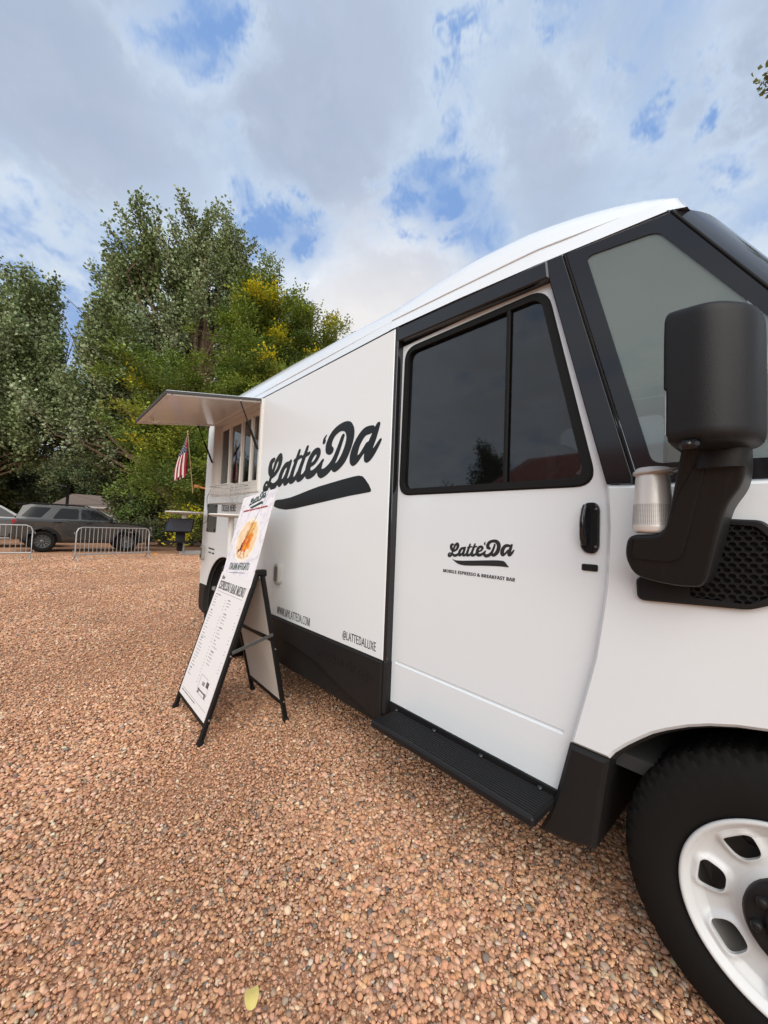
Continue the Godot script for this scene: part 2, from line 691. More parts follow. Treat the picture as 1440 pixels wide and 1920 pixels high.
func make_gravel() -> void:
	var buf := PackedFloat32Array()
	var bands := [[0.02, 2.2, 13000.0, 0.9, 110.0], [2.2, 4.5, 8600.0, 0.95, 85.0], [4.5, 7.5, 3000.0, 1.2, 75.0], [7.5, 12.0, 1450.0, 1.45, 66.0], [12.0, 18.5, 620.0, 2.1, 62.0]]
	var tones := [Color(0.71, 0.395, 0.235), Color(0.64, 0.34, 0.195), Color(0.76, 0.46, 0.29), Color(0.54, 0.285, 0.165), Color(0.80, 0.56, 0.38), Color(0.66, 0.385, 0.255), Color(0.40, 0.25, 0.175), Color(0.23, 0.19, 0.16), Color(0.52, 0.39, 0.28), Color(0.80, 0.66, 0.49)]
	var odds := [22, 40, 54, 66, 75, 86, 91, 94, 98, 100]
	var patch := FastNoiseLite.new()
	patch.seed = 8
	patch.frequency = 0.55
	var yaw := deg_to_rad(41.9)
	var count := 0
	for bd in bands:
		var half: float = deg_to_rad(bd[4])
		var area: float = (bd[1] * bd[1] - bd[0] * bd[0]) * half
		var want := int(area * bd[2])
		for i in want:
			var r := sqrt(rng.randf_range(bd[0] * bd[0], bd[1] * bd[1]))
			var a := rng.randf_range(-half, half)
			if absf(a) > 0.95 and i % 2 == 0:
				continue
			var x := -cos(yaw + a) * r
			var z := 1.47 - sin(yaw + a) * r
			if z < -1.1 and x > -4.9 or z < -2.5 and r < 12.0 or z < -4.0:
				continue
			var pv := patch.get_noise_2d(x * 0.8 + 20.0, z * 0.8)
			var s := (0.0066 + 0.0148 * pow(rng.randf(), 1.9)) * (1.0 - 0.35 * clampf(pv * 1.6, -0.5, 1.0))
			if rng.randf() < 0.010:
				s *= 1.55
			s *= bd[3]
			var t := rng.randf() * 100.0
			var c := Color.WHITE
			for q in odds.size():
				if t <= odds[q]:
					c = tones[q]
					break
			var f := rng.randf_range(0.78, 1.16) * (1.0 + 0.14 * patch.get_noise_2d(x, z))
			c = Color(c.r * f, c.g * f * rng.randf_range(0.95, 1.06), c.b * f * rng.randf_range(0.92, 1.1))
			var e := Basis.from_euler(Vector3(rng.randf_range(-0.5, 0.5), rng.randf() * TAU, rng.randf_range(-0.5, 0.5)))
			e = e.scaled_local(Vector3(s * rng.randf_range(1.0, 1.7), s * rng.randf_range(0.55, 0.9), s * rng.randf_range(0.8, 1.2)))
			var y := rng.randf_range(-0.010, 0.006) + 0.006 * patch.get_noise_2d(x * 2.0, z * 2.0)
			buf.append_array(PackedFloat32Array([e.x.x, e.y.x, e.z.x, x, e.x.y, e.y.y, e.z.y, y, e.x.z, e.y.z, e.z.z, z, c.r, c.g, c.b, 1.0]))
			count += 1
	var mm := MultiMesh.new()
	mm.transform_format = MultiMesh.TRANSFORM_3D
	mm.use_colors = true
	mm.mesh = stone_mesh()
	mm.instance_count = count
	mm.buffer = buf
	var o := MultiMeshInstance3D.new()
	o.name = "gravel"
	o.multimesh = mm
	add_child(o)
	tag(o, "loose pink, tan and grey pebbles covering the yard around the truck", "gravel", "", "stuff")
	# the yellow leaf lying on the stones
	var b := MB.new()
	var rows := []
	for i in 9:
		var u := i / 8.0
		var wd := 0.0225 * pow(sin(PI * (0.08 + 0.80 * u)), 0.35) - 0.006 * u
		var line := PackedVector3Array()
		for j in 5:
			var w := (j - 2) / 2.0
			line.append(Vector3(w * wd, 0.004 * absf(w) + 0.006 * sin(u * 3.0), (u - 0.5) * 0.050))
		rows.append(line)
	b.grid(rows, true)
	var lm := mat("dry_leaf", lin(0.62, 0.50, 0.16), 0.7)
	lm.backlight_enabled = true
	lm.backlight = lin(0.1, 0.08, 0.02)
	var leaf := obj("fallen_leaf", b, lm)
	leaf.position = Vector3(-1.069, 0.030, 0.94)
	leaf.rotation = Vector3(0.1, 1.15, 0.1)
	tag(leaf, "small pale yellow fallen leaf lying on the gravel", "leaf")


# ------------------------------------------------------------------ trees

func leaf_cluster(kind: String) -> ArrayMesh:
	var b := MB.new()
	var lr := RandomNumberGenerator.new()
	lr.seed = 7
	if kind == "leaf_locust":
		# small leaflets in loose, nearly level layers
		for i in 20:
			var p := Vector3(lr.randfn() * 0.19, lr.randfn() * 0.055, lr.randfn() * 0.19)
			p.y -= 0.35 * Vector2(p.x, p.z).length() ** 2
			var bs := Basis.from_euler(Vector3(lr.randf_range(-0.5, 0.5), lr.randf() * TAU, lr.randf_range(-0.5, 0.5)))
			var l := lr.randf_range(0.07, 0.125)
			b.tri(p + bs * Vector3(0, 0, -0.5) * l, p + bs * Vector3(0.32, 0.06, 0.0) * l, p + bs * Vector3(0, 0, 0.6) * l)
			b.tri(p + bs * Vector3(0, 0, -0.5) * l, p + bs * Vector3(0, 0, 0.6) * l, p + bs * Vector3(-0.32, 0.06, 0.0) * l)
	else:
		var sz := 0.125 if kind == "leaf_silver" else 0.115
		for i in 11:
			var p := Vector3(lr.randfn(), lr.randfn(), lr.randfn()) * 0.16
			var bs := Basis.from_euler(Vector3(lr.randf_range(-1.1, 1.1), lr.randf() * TAU, lr.randf_range(-1.1, 1.1)))
			var l := sz * lr.randf_range(0.75, 1.2)
			var a := p + bs * Vector3(0, 0, -0.5) * l
			var c := p + bs * Vector3(0, 0, 0.65) * l
			var e := p + bs * Vector3(0.5, 0.1, -0.1) * l
			var f := p + bs * Vector3(-0.5, 0.1, -0.1) * l
			b.tri(a, e, c)
			b.tri(a, c, f)
	return b.mesh(mats[kind])


# blobs: [centre, radii, sprays]; every spray is a tapering plume of leaf clusters on a limb
func tree(called: String, label: String, trunk_path: PackedVector3Array, trunk_r: Array, blobs: Array, kind: String, tones: Array, per: int, lean: Vector3, group := "", spread := 1.0, size := 1.0, limb_share := 0.45, clear := []) -> Node3D:
	var base := trunk_path[0]
	var t := thing(called, label, "tree", base, group)
	var tb := MB.new()
	tb.xf = Transform3D(Basis(), -base)
	# a trunk with ridges and flare
	var rows := []
	var tn := FastNoiseLite.new()
	tn.seed = 4
	tn.frequency = 0.9
	var steps := 26
	var c := Curve3D.new()
	for p in trunk_path:
		c.add_point(p)
	for i in range(1, trunk_path.size() - 1):
		var tan := (trunk_path[i + 1] - trunk_path[i - 1]) / 6.0
		c.set_point_in(i, -tan)
		c.set_point_out(i, tan)
	var ln := c.get_baked_length()
	for i in steps + 1:
		var u := float(i) / steps
		var p := c.sample_baked(u * ln)
		var fi := u * (trunk_r.size() - 1)
		var r: float = lerpf(trunk_r[int(floor(fi))], trunk_r[mini(int(floor(fi)) + 1, trunk_r.size() - 1)], fi - floor(fi))
		r *= 1.0 + 0.5 * exp(-u * 22.0)
		var line := PackedVector3Array()
		for j in 17:
			var a := -TAU * j / 16.0
			var q := Vector3(cos(a), 0, sin(a))
			line.append(p + q * r * (1.0 + 0.20 * tn.get_noise_3d(q.x * 2.0, p.y * 0.5, q.z * 2.0) + 0.07 * sin(a * 7.0 + p.y * 0.6)))
		rows.append(line)
	tb.grid(rows, false, true)
	obj("trunk", tb, "bark", t)
	var lb := MB.new()
	lb.xf = tb.xf
	var buf := PackedFloat32Array()
	var count := 0
	for bl in blobs:
		for s in int(bl[2]):
			var q := Vector3(rng.randfn(), rng.randfn(), rng.randfn()).normalized() * pow(rng.randf(), 0.42)
			var p: Vector3 = bl[0] + q * bl[1]
			if p.y < 0.5:
				continue
			var away := Vector3(q.x, q.y * 0.6, q.z)
			var axis := (lean * rng.randf_range(0.6, 1.2) + away * 0.75 + Vector3(rng.randfn(), rng.randfn(), rng.randfn()) * 0.22).normalized()
			var reach := rng.randf_range(1.2, 2.7) * spread
			var far := p + axis * reach
			if rng.randf() < limb_share:
				var u := clampf((p.y - base.y) / ln * rng.randf_range(0.42, 0.92), 0.12, 1.0)
				var from := c.sample_baked(u * ln)
				var bend := (from + p) / 2.0 + Vector3.UP * from.distance_to(p) * rng.randf_range(-0.05, 0.14) + Vector3(rng.randfn(), 0, rng.randfn()) * 0.25
				var path := PackedVector3Array()
				for i in 7:
					var f := i / 6.0
					path.append(from.lerp(bend, f).lerp(bend.lerp(p, f), f))
				path.append(far)
				var r0: float = 0.019 * from.distance_to(p) * rng.randf_range(0.6, 1.2) * trunk_r[0] / 0.5 + 0.012
				lb.tube(path, [r0, r0 * 0.9, r0 * 0.78, r0 * 0.66, r0 * 0.52, r0 * 0.4, r0 * 0.28, 0.006], 5, false)
			var tone: Color = tones[rng.randi() % tones.size()]
			var golden := kind == "leaf_locust" and rng.randf() < 0.16
			for i in per:
				var f := pow(rng.randf(), 0.8)
				var wid := (0.40 - 0.28 * f) * spread
				var o := p.lerp(far, f * 1.1 - 0.1) + Vector3(rng.randfn(), rng.randfn() * 0.8, rng.randfn()) * wid * 0.55
				var k := rng.randf_range(0.75, 1.3) * size
				var e := Basis.from_euler(Vector3(rng.randf_range(-0.6, 0.6), rng.randf() * TAU, rng.randf_range(-0.6, 0.6))).scaled_local(Vector3.ONE * k)
				var v := rng.randf_range(0.7, 1.3)
				var cc := Color(tone.r * v, tone.g * v, tone.b * v)
				if golden and f > 0.70 and rng.randf() < 0.6:
					cc = Color(0.62 * v, 0.55 * v, 0.03)
				var open := ((o - Vector3(-33.0, 1.6, -0.4)) / Vector3(11.0, 1.6, 1.7)).length_squared() < 1.0
				for z in clear:
					if ((o - z[0]) / z[1]).length_squared() < 1.0:
						open = true
				if open:
					continue
				o -= base
				buf.append_array(PackedFloat32Array([e.x.x, e.y.x, e.z.x, o.x, e.x.y, e.y.y, e.z.y, o.y, e.x.z, e.y.z, e.z.z, o.z, cc.r, cc.g, cc.b, 1.0]))
				count += 1
	if lb.v.size():
		var lo := obj("limbs", lb, "bark", t)
		lo.set_meta("kind", "stuff")
	var mm := MultiMesh.new()
	mm.transform_format = MultiMesh.TRANSFORM_3D
	mm.use_colors = true
	mm.mesh = clusters(kind)
	mm.instance_count = count
	mm.buffer = buf
	var o := MultiMeshInstance3D.new()
	o.name = "crown"
	o.multimesh = mm
	o.set_meta("kind", "stuff")
	t.add_child(o, true)
	return t


var cluster_cache := {}


func clusters(kind: String) -> ArrayMesh:
	if not cluster_cache.has(kind):
		cluster_cache[kind] = leaf_cluster(kind)
	return cluster_cache[kind]


func make_trees() -> void:
	var silver := [Color(0.205, 0.255, 0.115), Color(0.245, 0.295, 0.15), Color(0.165, 0.215, 0.085), Color(0.30, 0.345, 0.20), Color(0.185, 0.23, 0.10)]
	var locust := [Color(0.25, 0.32, 0.065), Color(0.165, 0.235, 0.05), Color(0.34, 0.39, 0.07), Color(0.115, 0.175, 0.045), Color(0.22, 0.29, 0.06)]
	var dark := [Color(0.085, 0.11, 0.04), Color(0.11, 0.135, 0.05), Color(0.065, 0.09, 0.034), Color(0.13, 0.145, 0.06)]
	var up := Vector3(0, 1.0, 0)
	# the tall cottonwood in the middle
	tree("cottonwood_tree", "tall grey-green cottonwood behind the truck, its bare forked trunk showing through the crown",
		PackedVector3Array([Vector3(-24.9, -0.1, -4.6), Vector3(-25.0, 4, -4.9), Vector3(-25.0, 9, -5.0), Vector3(-25.0, 13.4, -5.5), Vector3(-25.2, 17, -4.9)]), [0.62, 0.50, 0.42, 0.33, 0.10],
		[[Vector3(-25.2, 17.2, -4.5), Vector3(1.0, 1.9, 0.6), 18], [Vector3(-25.0, 17.4, -6.3), Vector3(1.1, 2.2, 0.6), 22], [Vector3(-25.0, 16.0, -7.6), Vector3(1.1, 1.8, 0.5), 14], [Vector3(-25, 15.6, -8.9), Vector3(1.3, 1.3, 0.8), 18], [Vector3(-25.2, 14.4, -4.2), Vector3(2.2, 2.6, 2.0), 56],
		[Vector3(-25.2, 15.6, -2.3), Vector3(1.1, 2.2, 0.7), 22], [Vector3(-25.6, 13.8, -1.0), Vector3(1.2, 1.8, 0.7), 20], [Vector3(-25.2, 12.4, -7.0), Vector3(2.4, 2.6, 2.6), 64], [Vector3(-25.4, 11.2, -2.6), Vector3(2.4, 2.2, 2.0), 56],
		[Vector3(-25.6, 9.6, -0.4), Vector3(1.4, 1.7, 0.6), 20], [Vector3(-25.8, 8.4, -1.2), Vector3(2.4, 2.0, 2.2), 58], [Vector3(-26.2, 7.6, -6.6), Vector3(2.2, 2.4, 2.4), 56], [Vector3(-26.0, 5.6, -0.6), Vector3(2.0, 1.6, 2.0), 40]],
		"leaf_silver", silver, 28, up * 1.25, "cottonwoods", 1.0, 1.05, 0.34, [[Vector3(-25.6, 11.8, 1.1), Vector3(4.0, 3.4, 0.9)], [Vector3(-24.0, 11.2, -5.2), Vector3(2.2, 3.2, 0.85)], [Vector3(-24.0, 14.6, -5.3), Vector3(1.6, 1.6, 0.5)]])
	# the one at the left edge
	tree("cottonwood_tree", "broad grey-green cottonwood at the left behind the dark SUV",
		PackedVector3Array([Vector3(-30.5, -0.1, 5.4), Vector3(-30.3, 5, 4.2), Vector3(-30.2, 10, 2.8), Vector3(-30.2, 14, 2.5)]), [0.55, 0.42, 0.3, 0.08],
		[[Vector3(-30.2, 12.6, 2.3), Vector3(1.2, 1.7, 0.8), 22], [Vector3(-30.2, 11.4, 3.9), Vector3(1.5, 1.6, 0.9), 28], [Vector3(-30.2, 10.6, 1.0), Vector3(1.4, 1.5, 0.8), 24], [Vector3(-30.2, 9.0, 2.2), Vector3(2.6, 2.2, 2.2), 64],
		[Vector3(-30.2, 9.4, 5.4), Vector3(2.2, 2.2, 1.4), 36], [Vector3(-30.2, 7.4, 3.6), Vector3(2.8, 2.4, 3.0), 80], [Vector3(-30.0, 7.6, 0.4), Vector3(2.4, 2.2, 1.8), 50], [Vector3(-29.4, 5.2, 3.0), Vector3(2.4, 1.5, 3.2), 60], [Vector3(-30, 4.4, 6.0), Vector3(2.4, 2.4, 2.0), 40]],
		"leaf_silver", silver, 26, up * 1.2, "cottonwoods", 1.05, 1.1, 0.4, [[Vector3(-30.0, 11.2, 0.3), Vector3(4.0, 2.8, 0.9)]])
	# honey locust, yellow tipped
	var lt := tree("honey_locust_tree", "yellow-tipped green locust tree just behind the truck, in front of the tall cottonwood",
		PackedVector3Array([Vector3(-18.6, -0.1, -6.2), Vector3(-18.5, 3, -6.1), Vector3(-18.3, 6.5, -6.3), Vector3(-18.0, 10, -6.4)]), [0.24, 0.2, 0.14, 0.05],
		[[Vector3(-17.9, 11.2, -6.1), Vector3(1.3, 1.0, 0.9), 22], [Vector3(-17.6, 10.0, -7.7), Vector3(1.4, 1.1, 1.1), 24], [Vector3(-17.4, 10.3, -8.8), Vector3(0.9, 0.6, 0.4), 8], [Vector3(-18.2, 10.6, -5.2), Vector3(1.2, 0.9, 0.6), 14], [Vector3(-18.0, 8.6, -6.8), Vector3(1.9, 1.5, 2.2), 54], [Vector3(-18.2, 8.0, -5.4), Vector3(1.5, 1.3, 0.8), 20],
		[Vector3(-18.4, 7.4, -2.6), Vector3(1.3, 0.8, 1.1), 16], [Vector3(-18.5, 5.6, -3.4), Vector3(1.4, 1.1, 1.3), 26], [Vector3(-18.6, 4.2, -2.6), Vector3(1.2, 1.0, 1.0), 24], [Vector3(-18.6, 3.1, -3.2), Vector3(1.2, 0.9, 1.0), 22], [Vector3(-18.6, 2.9, -4.6), Vector3(1.1, 1.0, 0.9), 16], [Vector3(-18.2, 5.6, -6.6), Vector3(1.6, 1.6, 1.8), 34]],
		"leaf_locust", locust, 44, Vector3(0.1, 0.12, 0), "", 0.9, 1.0, 0.6, [[Vector3(-18.2, 9.4, -3.9), Vector3(3.0, 2.9, 0.62)]])
	lt.set_meta("category", "tree")
	# dark trees and undergrowth filling in behind
	var places := [[Vector3(-28.5, 0, -4.6), 6.0, 2.0, "dark leafy tree between the two cottonwoods, low over the SUV bonnet"], [Vector3(-33.5, 0, 6.4), 7.0, 3.2, "dark green tree at the far left edge behind the parked cars"], [Vector3(-33.0, 0, -7.2), 8.5, 3.4, "dark tree filling the gap behind the locust and the trunk"], [Vector3(-53.0, 0, -2.6), 8.0, 3.2, "dark tree behind the small white house"]]
	for e in places:
		var p: Vector3 = e[0]
		var hh: float = e[1]
		var rr: float = e[2]
		tree("broadleaf_tree", e[3], PackedVector3Array([p + Vector3(0, -0.1, 0), p + Vector3(0.1, hh * 0.4, 0.1), p + Vector3(0, hh * 0.85, 0)]), [0.3, 0.2, 0.05],
			[[p + Vector3(0, hh * 0.72, 0), Vector3(rr * 0.8, hh * 0.26, rr * 0.8), 60], [p + Vector3(0, hh * 0.42, rr * 0.4), Vector3(rr * 0.8, hh * 0.22, rr * 0.75), 56], [p + Vector3(0, hh * 0.40, -rr * 0.5), Vector3(rr * 0.8, hh * 0.22, rr * 0.7), 52]],
			"leaf_dark", dark, 44, Vector3(0.1, 0.25, 0), "dark trees behind the yard", 1.15, 1.25)
	# a hedge line of far trees closes the horizon
	var far := [[-62.0, 14.0, 9.0, 5.0], [-58.0, 5.0, 8.0, 4.6], [-60.0, -5.0, 9.5, 5.0], [-57.0, -15.0, 9.0, 5.2], [-55.0, -25.0, 10.0, 5.4], [-48.0, -35.0, 10.0, 5.4], [-62.0, 24.0, 10.0, 5.4]]
	var said := ["at the far left, partly behind the cars", "behind the two parked cars", "behind the white house", "behind the cottonwood trunk", "hidden mostly by the truck tail", "hidden mostly by the truck side", "outermost on the left"]
	for i in far.size():
		var p := Vector3(far[i][0], 0, far[i][1])
		var hh: float = far[i][2]
		var rr: float = far[i][3]
		tree("distant_tree", "distant dark round tree " + said[i], PackedVector3Array([p + Vector3(0, -0.1, 0), p + Vector3(0, hh * 0.5, 0.1), p + Vector3(0, hh * 0.85, 0)]), [0.35, 0.22, 0.06],
			[[p + Vector3(0, hh * 0.62, 0), Vector3(rr * 0.9, hh * 0.34, rr), 60], [p + Vector3(0.5, hh * 0.28, 0), Vector3(rr * 0.9, hh * 0.24, rr * 1.05), 56]],
			"leaf_dark", dark, 26, Vector3(0, 0.3, 0), "far trees on the horizon", 1.6, 2.1, 0.15)
	# low bushes at the foot of the cottonwood
	var bush := [[Vector3(-24.0, 0, -3.0), 0.85, "small dark bush left of the cottonwood trunk"], [Vector3(-23.2, 0, -6.0), 1.1, "rounded dark bush right of the cottonwood trunk"], [Vector3(-22.8, 0, -7.4), 1.3, "rounded green bush beside the truck's tail"]]
	for e in bush:
		var p: Vector3 = e[0]
		var hh: float = e[1]
		var t := tree("bush", e[2], PackedVector3Array([p, p + Vector3(0, hh * 0.4, 0.05), p + Vector3(0, hh * 0.7, 0)]), [0.06, 0.05, 0.02],
			[[p + Vector3(0, hh * 0.6, 0), Vector3(hh * 1.0, hh * 0.5, hh * 1.1), 34]], "leaf_dark", dark, 30, Vector3(0, 0.2, 0), "bushes under the cottonwood", 0.4, 0.7, 0.2)
		t.set_meta("category", "bush")
	# a tree standing beyond the right edge whose twig reaches into the picture
	tree("overhanging_tree", "tree beyond the right edge, one leafy twig of it hanging into the sky",
		PackedVector3Array([Vector3(4.5, -0.1, -15.0), Vector3(4.4, 5, -15.0), Vector3(4.2, 9, -14.5), Vector3(2.6, 12.4, -13.6), Vector3(-0.75, 13.62, -12.5)]), [0.4, 0.34, 0.26, 0.10, 0.012],
		[[Vector3(4.0, 13.0, -15.0), Vector3(2.0, 2.2, 2.2), 40], [Vector3(4.6, 9.6, -15.4), Vector3(1.8, 2.0, 2.0), 30], [Vector3(0.22, 13.95, -12.5), Vector3(0.12, 0.10, 0.12), 2]],
		"leaf_silver", silver, 26, Vector3(0, -0.2, 0), "", 0.35, 0.8, 0.25)
	# what stands across the yard and is mirrored in the cab windows
	for e in [[Vector3(-15.6, 0, 22.2), 7.0, 0.95, "tall dark conifer across the yard beside the lodge"], [Vector3(-18.0, 0, 21.2), 4.0, 1.7, "round dark tree across the yard left of the conifer"], [Vector3(-30.0, 0, 27.0), 5.5, 3.4, "low dark tree far across the yard"], [Vector3(-40.0, 0, 30.0), 6.0, 3.6, "outermost low dark tree far across the yard"]]:
		var p: Vector3 = e[0]
		var hh: float = e[1]
		var rr: float = e[2]
		tree("yard_tree", e[3], PackedVector3Array([p + Vector3(0, -0.1, 0), p + Vector3(0, hh * 0.5, 0.02), p + Vector3(0, hh * 0.95, 0)]), [0.2, 0.12, 0.03],
			[[p + Vector3(0, hh * 0.28, 0), Vector3(rr, hh * 0.24, rr), 40], [p + Vector3(0, hh * 0.55, 0), Vector3(rr * 0.7, hh * 0.24, rr * 0.7), 30], [p + Vector3(0, hh * 0.80, 0), Vector3(rr * 0.36, hh * 0.18, rr * 0.36), 18]],
			"leaf_dark", dark, 24, Vector3(0, 0.3, 0), "trees across the yard", 0.45, 1.3, 0.1)


# ------------------------------------------------------------------ buildings

func make_house() -> void:
	var at := Vector3(-44.5, 0, -0.6)
	var t := thing("white_house", "small white clapboard house with a brown shingle roof behind the parked cars", "house", at)
	var wall := mat("clapboard", lin(0.70, 0.68, 0.64), 0.6)
	var roofm := mat("shingle", Color.WHITE, 0.9)
	tri_albedo(roofm, 0.08, 0.9, lin(0.12, 0.085, 0.065), lin(0.24, 0.18, 0.14), 71)
	var b := MB.new()
	b.box(Vector3(-3.0, 1.2, -2.6), Vector3(6.0, 2.4, 7.4), 0.0)
	obj("wall", b, wall, t)
	# overlapping boards on the side toward the yard
	for i in 15:
		b = MB.new()
		b.box(Vector3(0.015, 0.14 + i * 0.155, -2.6), Vector3(0.03, 0.145, 7.42), 0.008)
		obj("clapboard", b, wall, t)
	b = MB.new()
	var e := 2.45
	var r := 3.65
	b.quad(Vector3(0.35, e, 1.35), Vector3(0.35, e, -6.6), Vector3(-3.0, r, -5.2), Vector3(-3.0, r, -0.2))
	b.quad(Vector3(-6.35, e, -6.6), Vector3(-6.35, e, 1.35), Vector3(-3.0, r, -0.2), Vector3(-3.0, r, -5.2))
	b.tri(Vector3(-6.35, e, 1.35), Vector3(0.35, e, 1.35), Vector3(-3.0, r, -0.2))
	b.tri(Vector3(0.35, e, -6.6), Vector3(-6.35, e, -6.6), Vector3(-3.0, r, -5.2))
	obj("roof", b, roofm, t)
	b = MB.new()
	b.bar(Vector3(0.36, e - 0.07, 1.36), Vector3(0.36, e - 0.07, -6.6), 0.05, 0.14)
	b.bar(Vector3(0.36, e - 0.07, 1.36), Vector3(-6.3, e - 0.07, 1.36), 0.05, 0.14)
	obj("fascia", b, wall, t)
	# a second white outbuilding glimpsed between the trunks
	var u := thing("white_shed", "bit of a white shed wall glimpsed under the trees right of the SUV", "shed", Vector3(-40.0, 0, -7.6))
	b = MB.new()
	b.box(Vector3(0, 1.1, 0), Vector3(3.0, 2.2, 3.4), 0.0)
	obj("wall", b, wall, u)
	b = MB.new()
	b.quad(Vector3(1.75, 2.15, 1.95), Vector3(1.75, 2.15, -1.95), Vector3(0, 3.0, -1.95), Vector3(0, 3.0, 1.95))
	b.quad(Vector3(-1.75, 2.15, -1.95), Vector3(-1.75, 2.15, 1.95), Vector3(0, 3.0, 1.95), Vector3(0, 3.0, -1.95))
	b.tri(Vector3(-1.5, 2.2, 1.69), Vector3(1.5, 2.2, 1.69), Vector3(0, 2.95, 1.69))
	b.tri(Vector3(1.5, 2.2, -1.69), Vector3(-1.5, 2.2, -1.69), Vector3(0, 2.95, -1.69))
	obj("roof", b, roofm, u)


func make_lodge() -> void:
	# the long red-roofed building across the yard, seen mirrored in the door window
	var t := thing("lodge", "long lodge with a red metal roof across the yard, mirrored in the truck window", "building", Vector3(-10.6, 0, 14.4))
	var wall := mat("lodge_wall", lin(0.22, 0.16, 0.11), 0.8)
	var red := mat("red_roof", lin(0.30, 0.075, 0.035), 0.4, 0.2)
	var b := MB.new()
	b.box(Vector3(11.2, 1.75, 5.6), Vector3(21.2, 3.5, 10.0), 0.0)
	obj("wall", b, wall, t)
	b = MB.new()
	var a0 := Vector3(0, 3.6, 0)
	var a1 := Vector3(22.5, 3.6, 0)
	var c0 := Vector3(-0.7, 5.95, 5.6)
	var c1 := Vector3(23.0, 5.95, 5.6)
	var d0 := Vector3(0, 3.6, 11.2)
	var d1 := Vector3(22.5, 3.6, 11.2)
	b.quad(a0, c0, c1, a1)
	b.quad(d1, c1, c0, d0)
	b.tri(d0, c0, a0)
	b.tri(a1, c1, d1)
	b.quad(a0, a1, d1, d0)
	obj("roof", b, red, t)
	for i in 52:
		var x := 0.3 + i * 0.42
		b = MB.new()
		b.bar(Vector3(x, 3.63, 0.02), Vector3(x, 5.97, 5.58), 0.03, 0.06)
		obj("roof_seam", b, red, t)


# ------------------------------------------------------------------ the script logo: brush strokes in sheet units, y down

func logo_strokes() -> Array:
	return [
		# L
		[262, 300, 17, 283, 245, 18, 300, 195, 20, 335, 167, 24, 354, 200, 25, 346, 245, 23, 312, 284, 19, 262, 300, 18],
		[262, 176, 17, 232, 186, 25, 226, 222, 27, 238, 258, 25, 262, 284, 20],
		[270, 262, 16, 258, 315, 17, 246, 350, 19, 232, 378, 23, 206, 385, 24, 190, 366, 20, 193, 342, 13, 210, 330, 11, 228, 338, 11, 262, 352, 17, 300, 376, 25, 340, 372, 25, 372, 340, 14, 392, 305, 12],
		# a
		[462, 248, 21, 428, 252, 22, 398, 290, 24, 388, 335, 25, 400, 368, 27, 436, 348, 15, 466, 300, 14],
		[486, 236, 17, 472, 290, 21, 460, 340, 23, 470, 372, 25, 505, 360, 18, 530, 318, 13],
		# t t
		[570, 182, 14, 552, 250, 19, 532, 318, 22, 536, 368, 26, 576, 364, 19, 606, 316, 13],
		[532, 236, 11, 565, 230, 14, 600, 224, 12],
		[654, 178, 14, 636, 246, 19, 614, 318, 22, 620, 368, 26, 662, 364, 20, 700, 320, 14],
		[620, 232, 11, 650, 228, 14, 686, 222, 12],
		# e
		[716, 308, 13, 762, 292, 16, 786, 256, 19, 772, 228, 20, 738, 230, 23, 708, 268, 24, 702, 328, 27, 722, 364, 28, 772, 360, 24, 818, 322, 15, 838, 300, 12],
		# quote
		[818, 184, 14, 814, 166, 10, 828, 148, 5],
		# D
		[900, 256, 22, 876, 240, 27, 868, 202, 27, 892, 156, 26, 946, 134, 24, 1004, 146, 28, 1040, 196, 30, 1042, 262, 31, 1018, 330, 32, 974, 366, 27, 944, 350, 17],
		[980, 192, 14, 966, 252, 18, 944, 318, 22, 908, 362, 28, 858, 380, 29, 824, 358, 20, 832, 312, 12],
		# a
		[1196, 214, 21, 1148, 216, 26, 1112, 262, 28, 1102, 322, 30, 1118, 360, 26, 1154, 338, 15, 1188, 290, 16],
		[1236, 202, 15, 1222, 262, 24, 1208, 322, 27, 1216, 362, 26, 1248, 334, 18, 1274, 288, 10],
	]


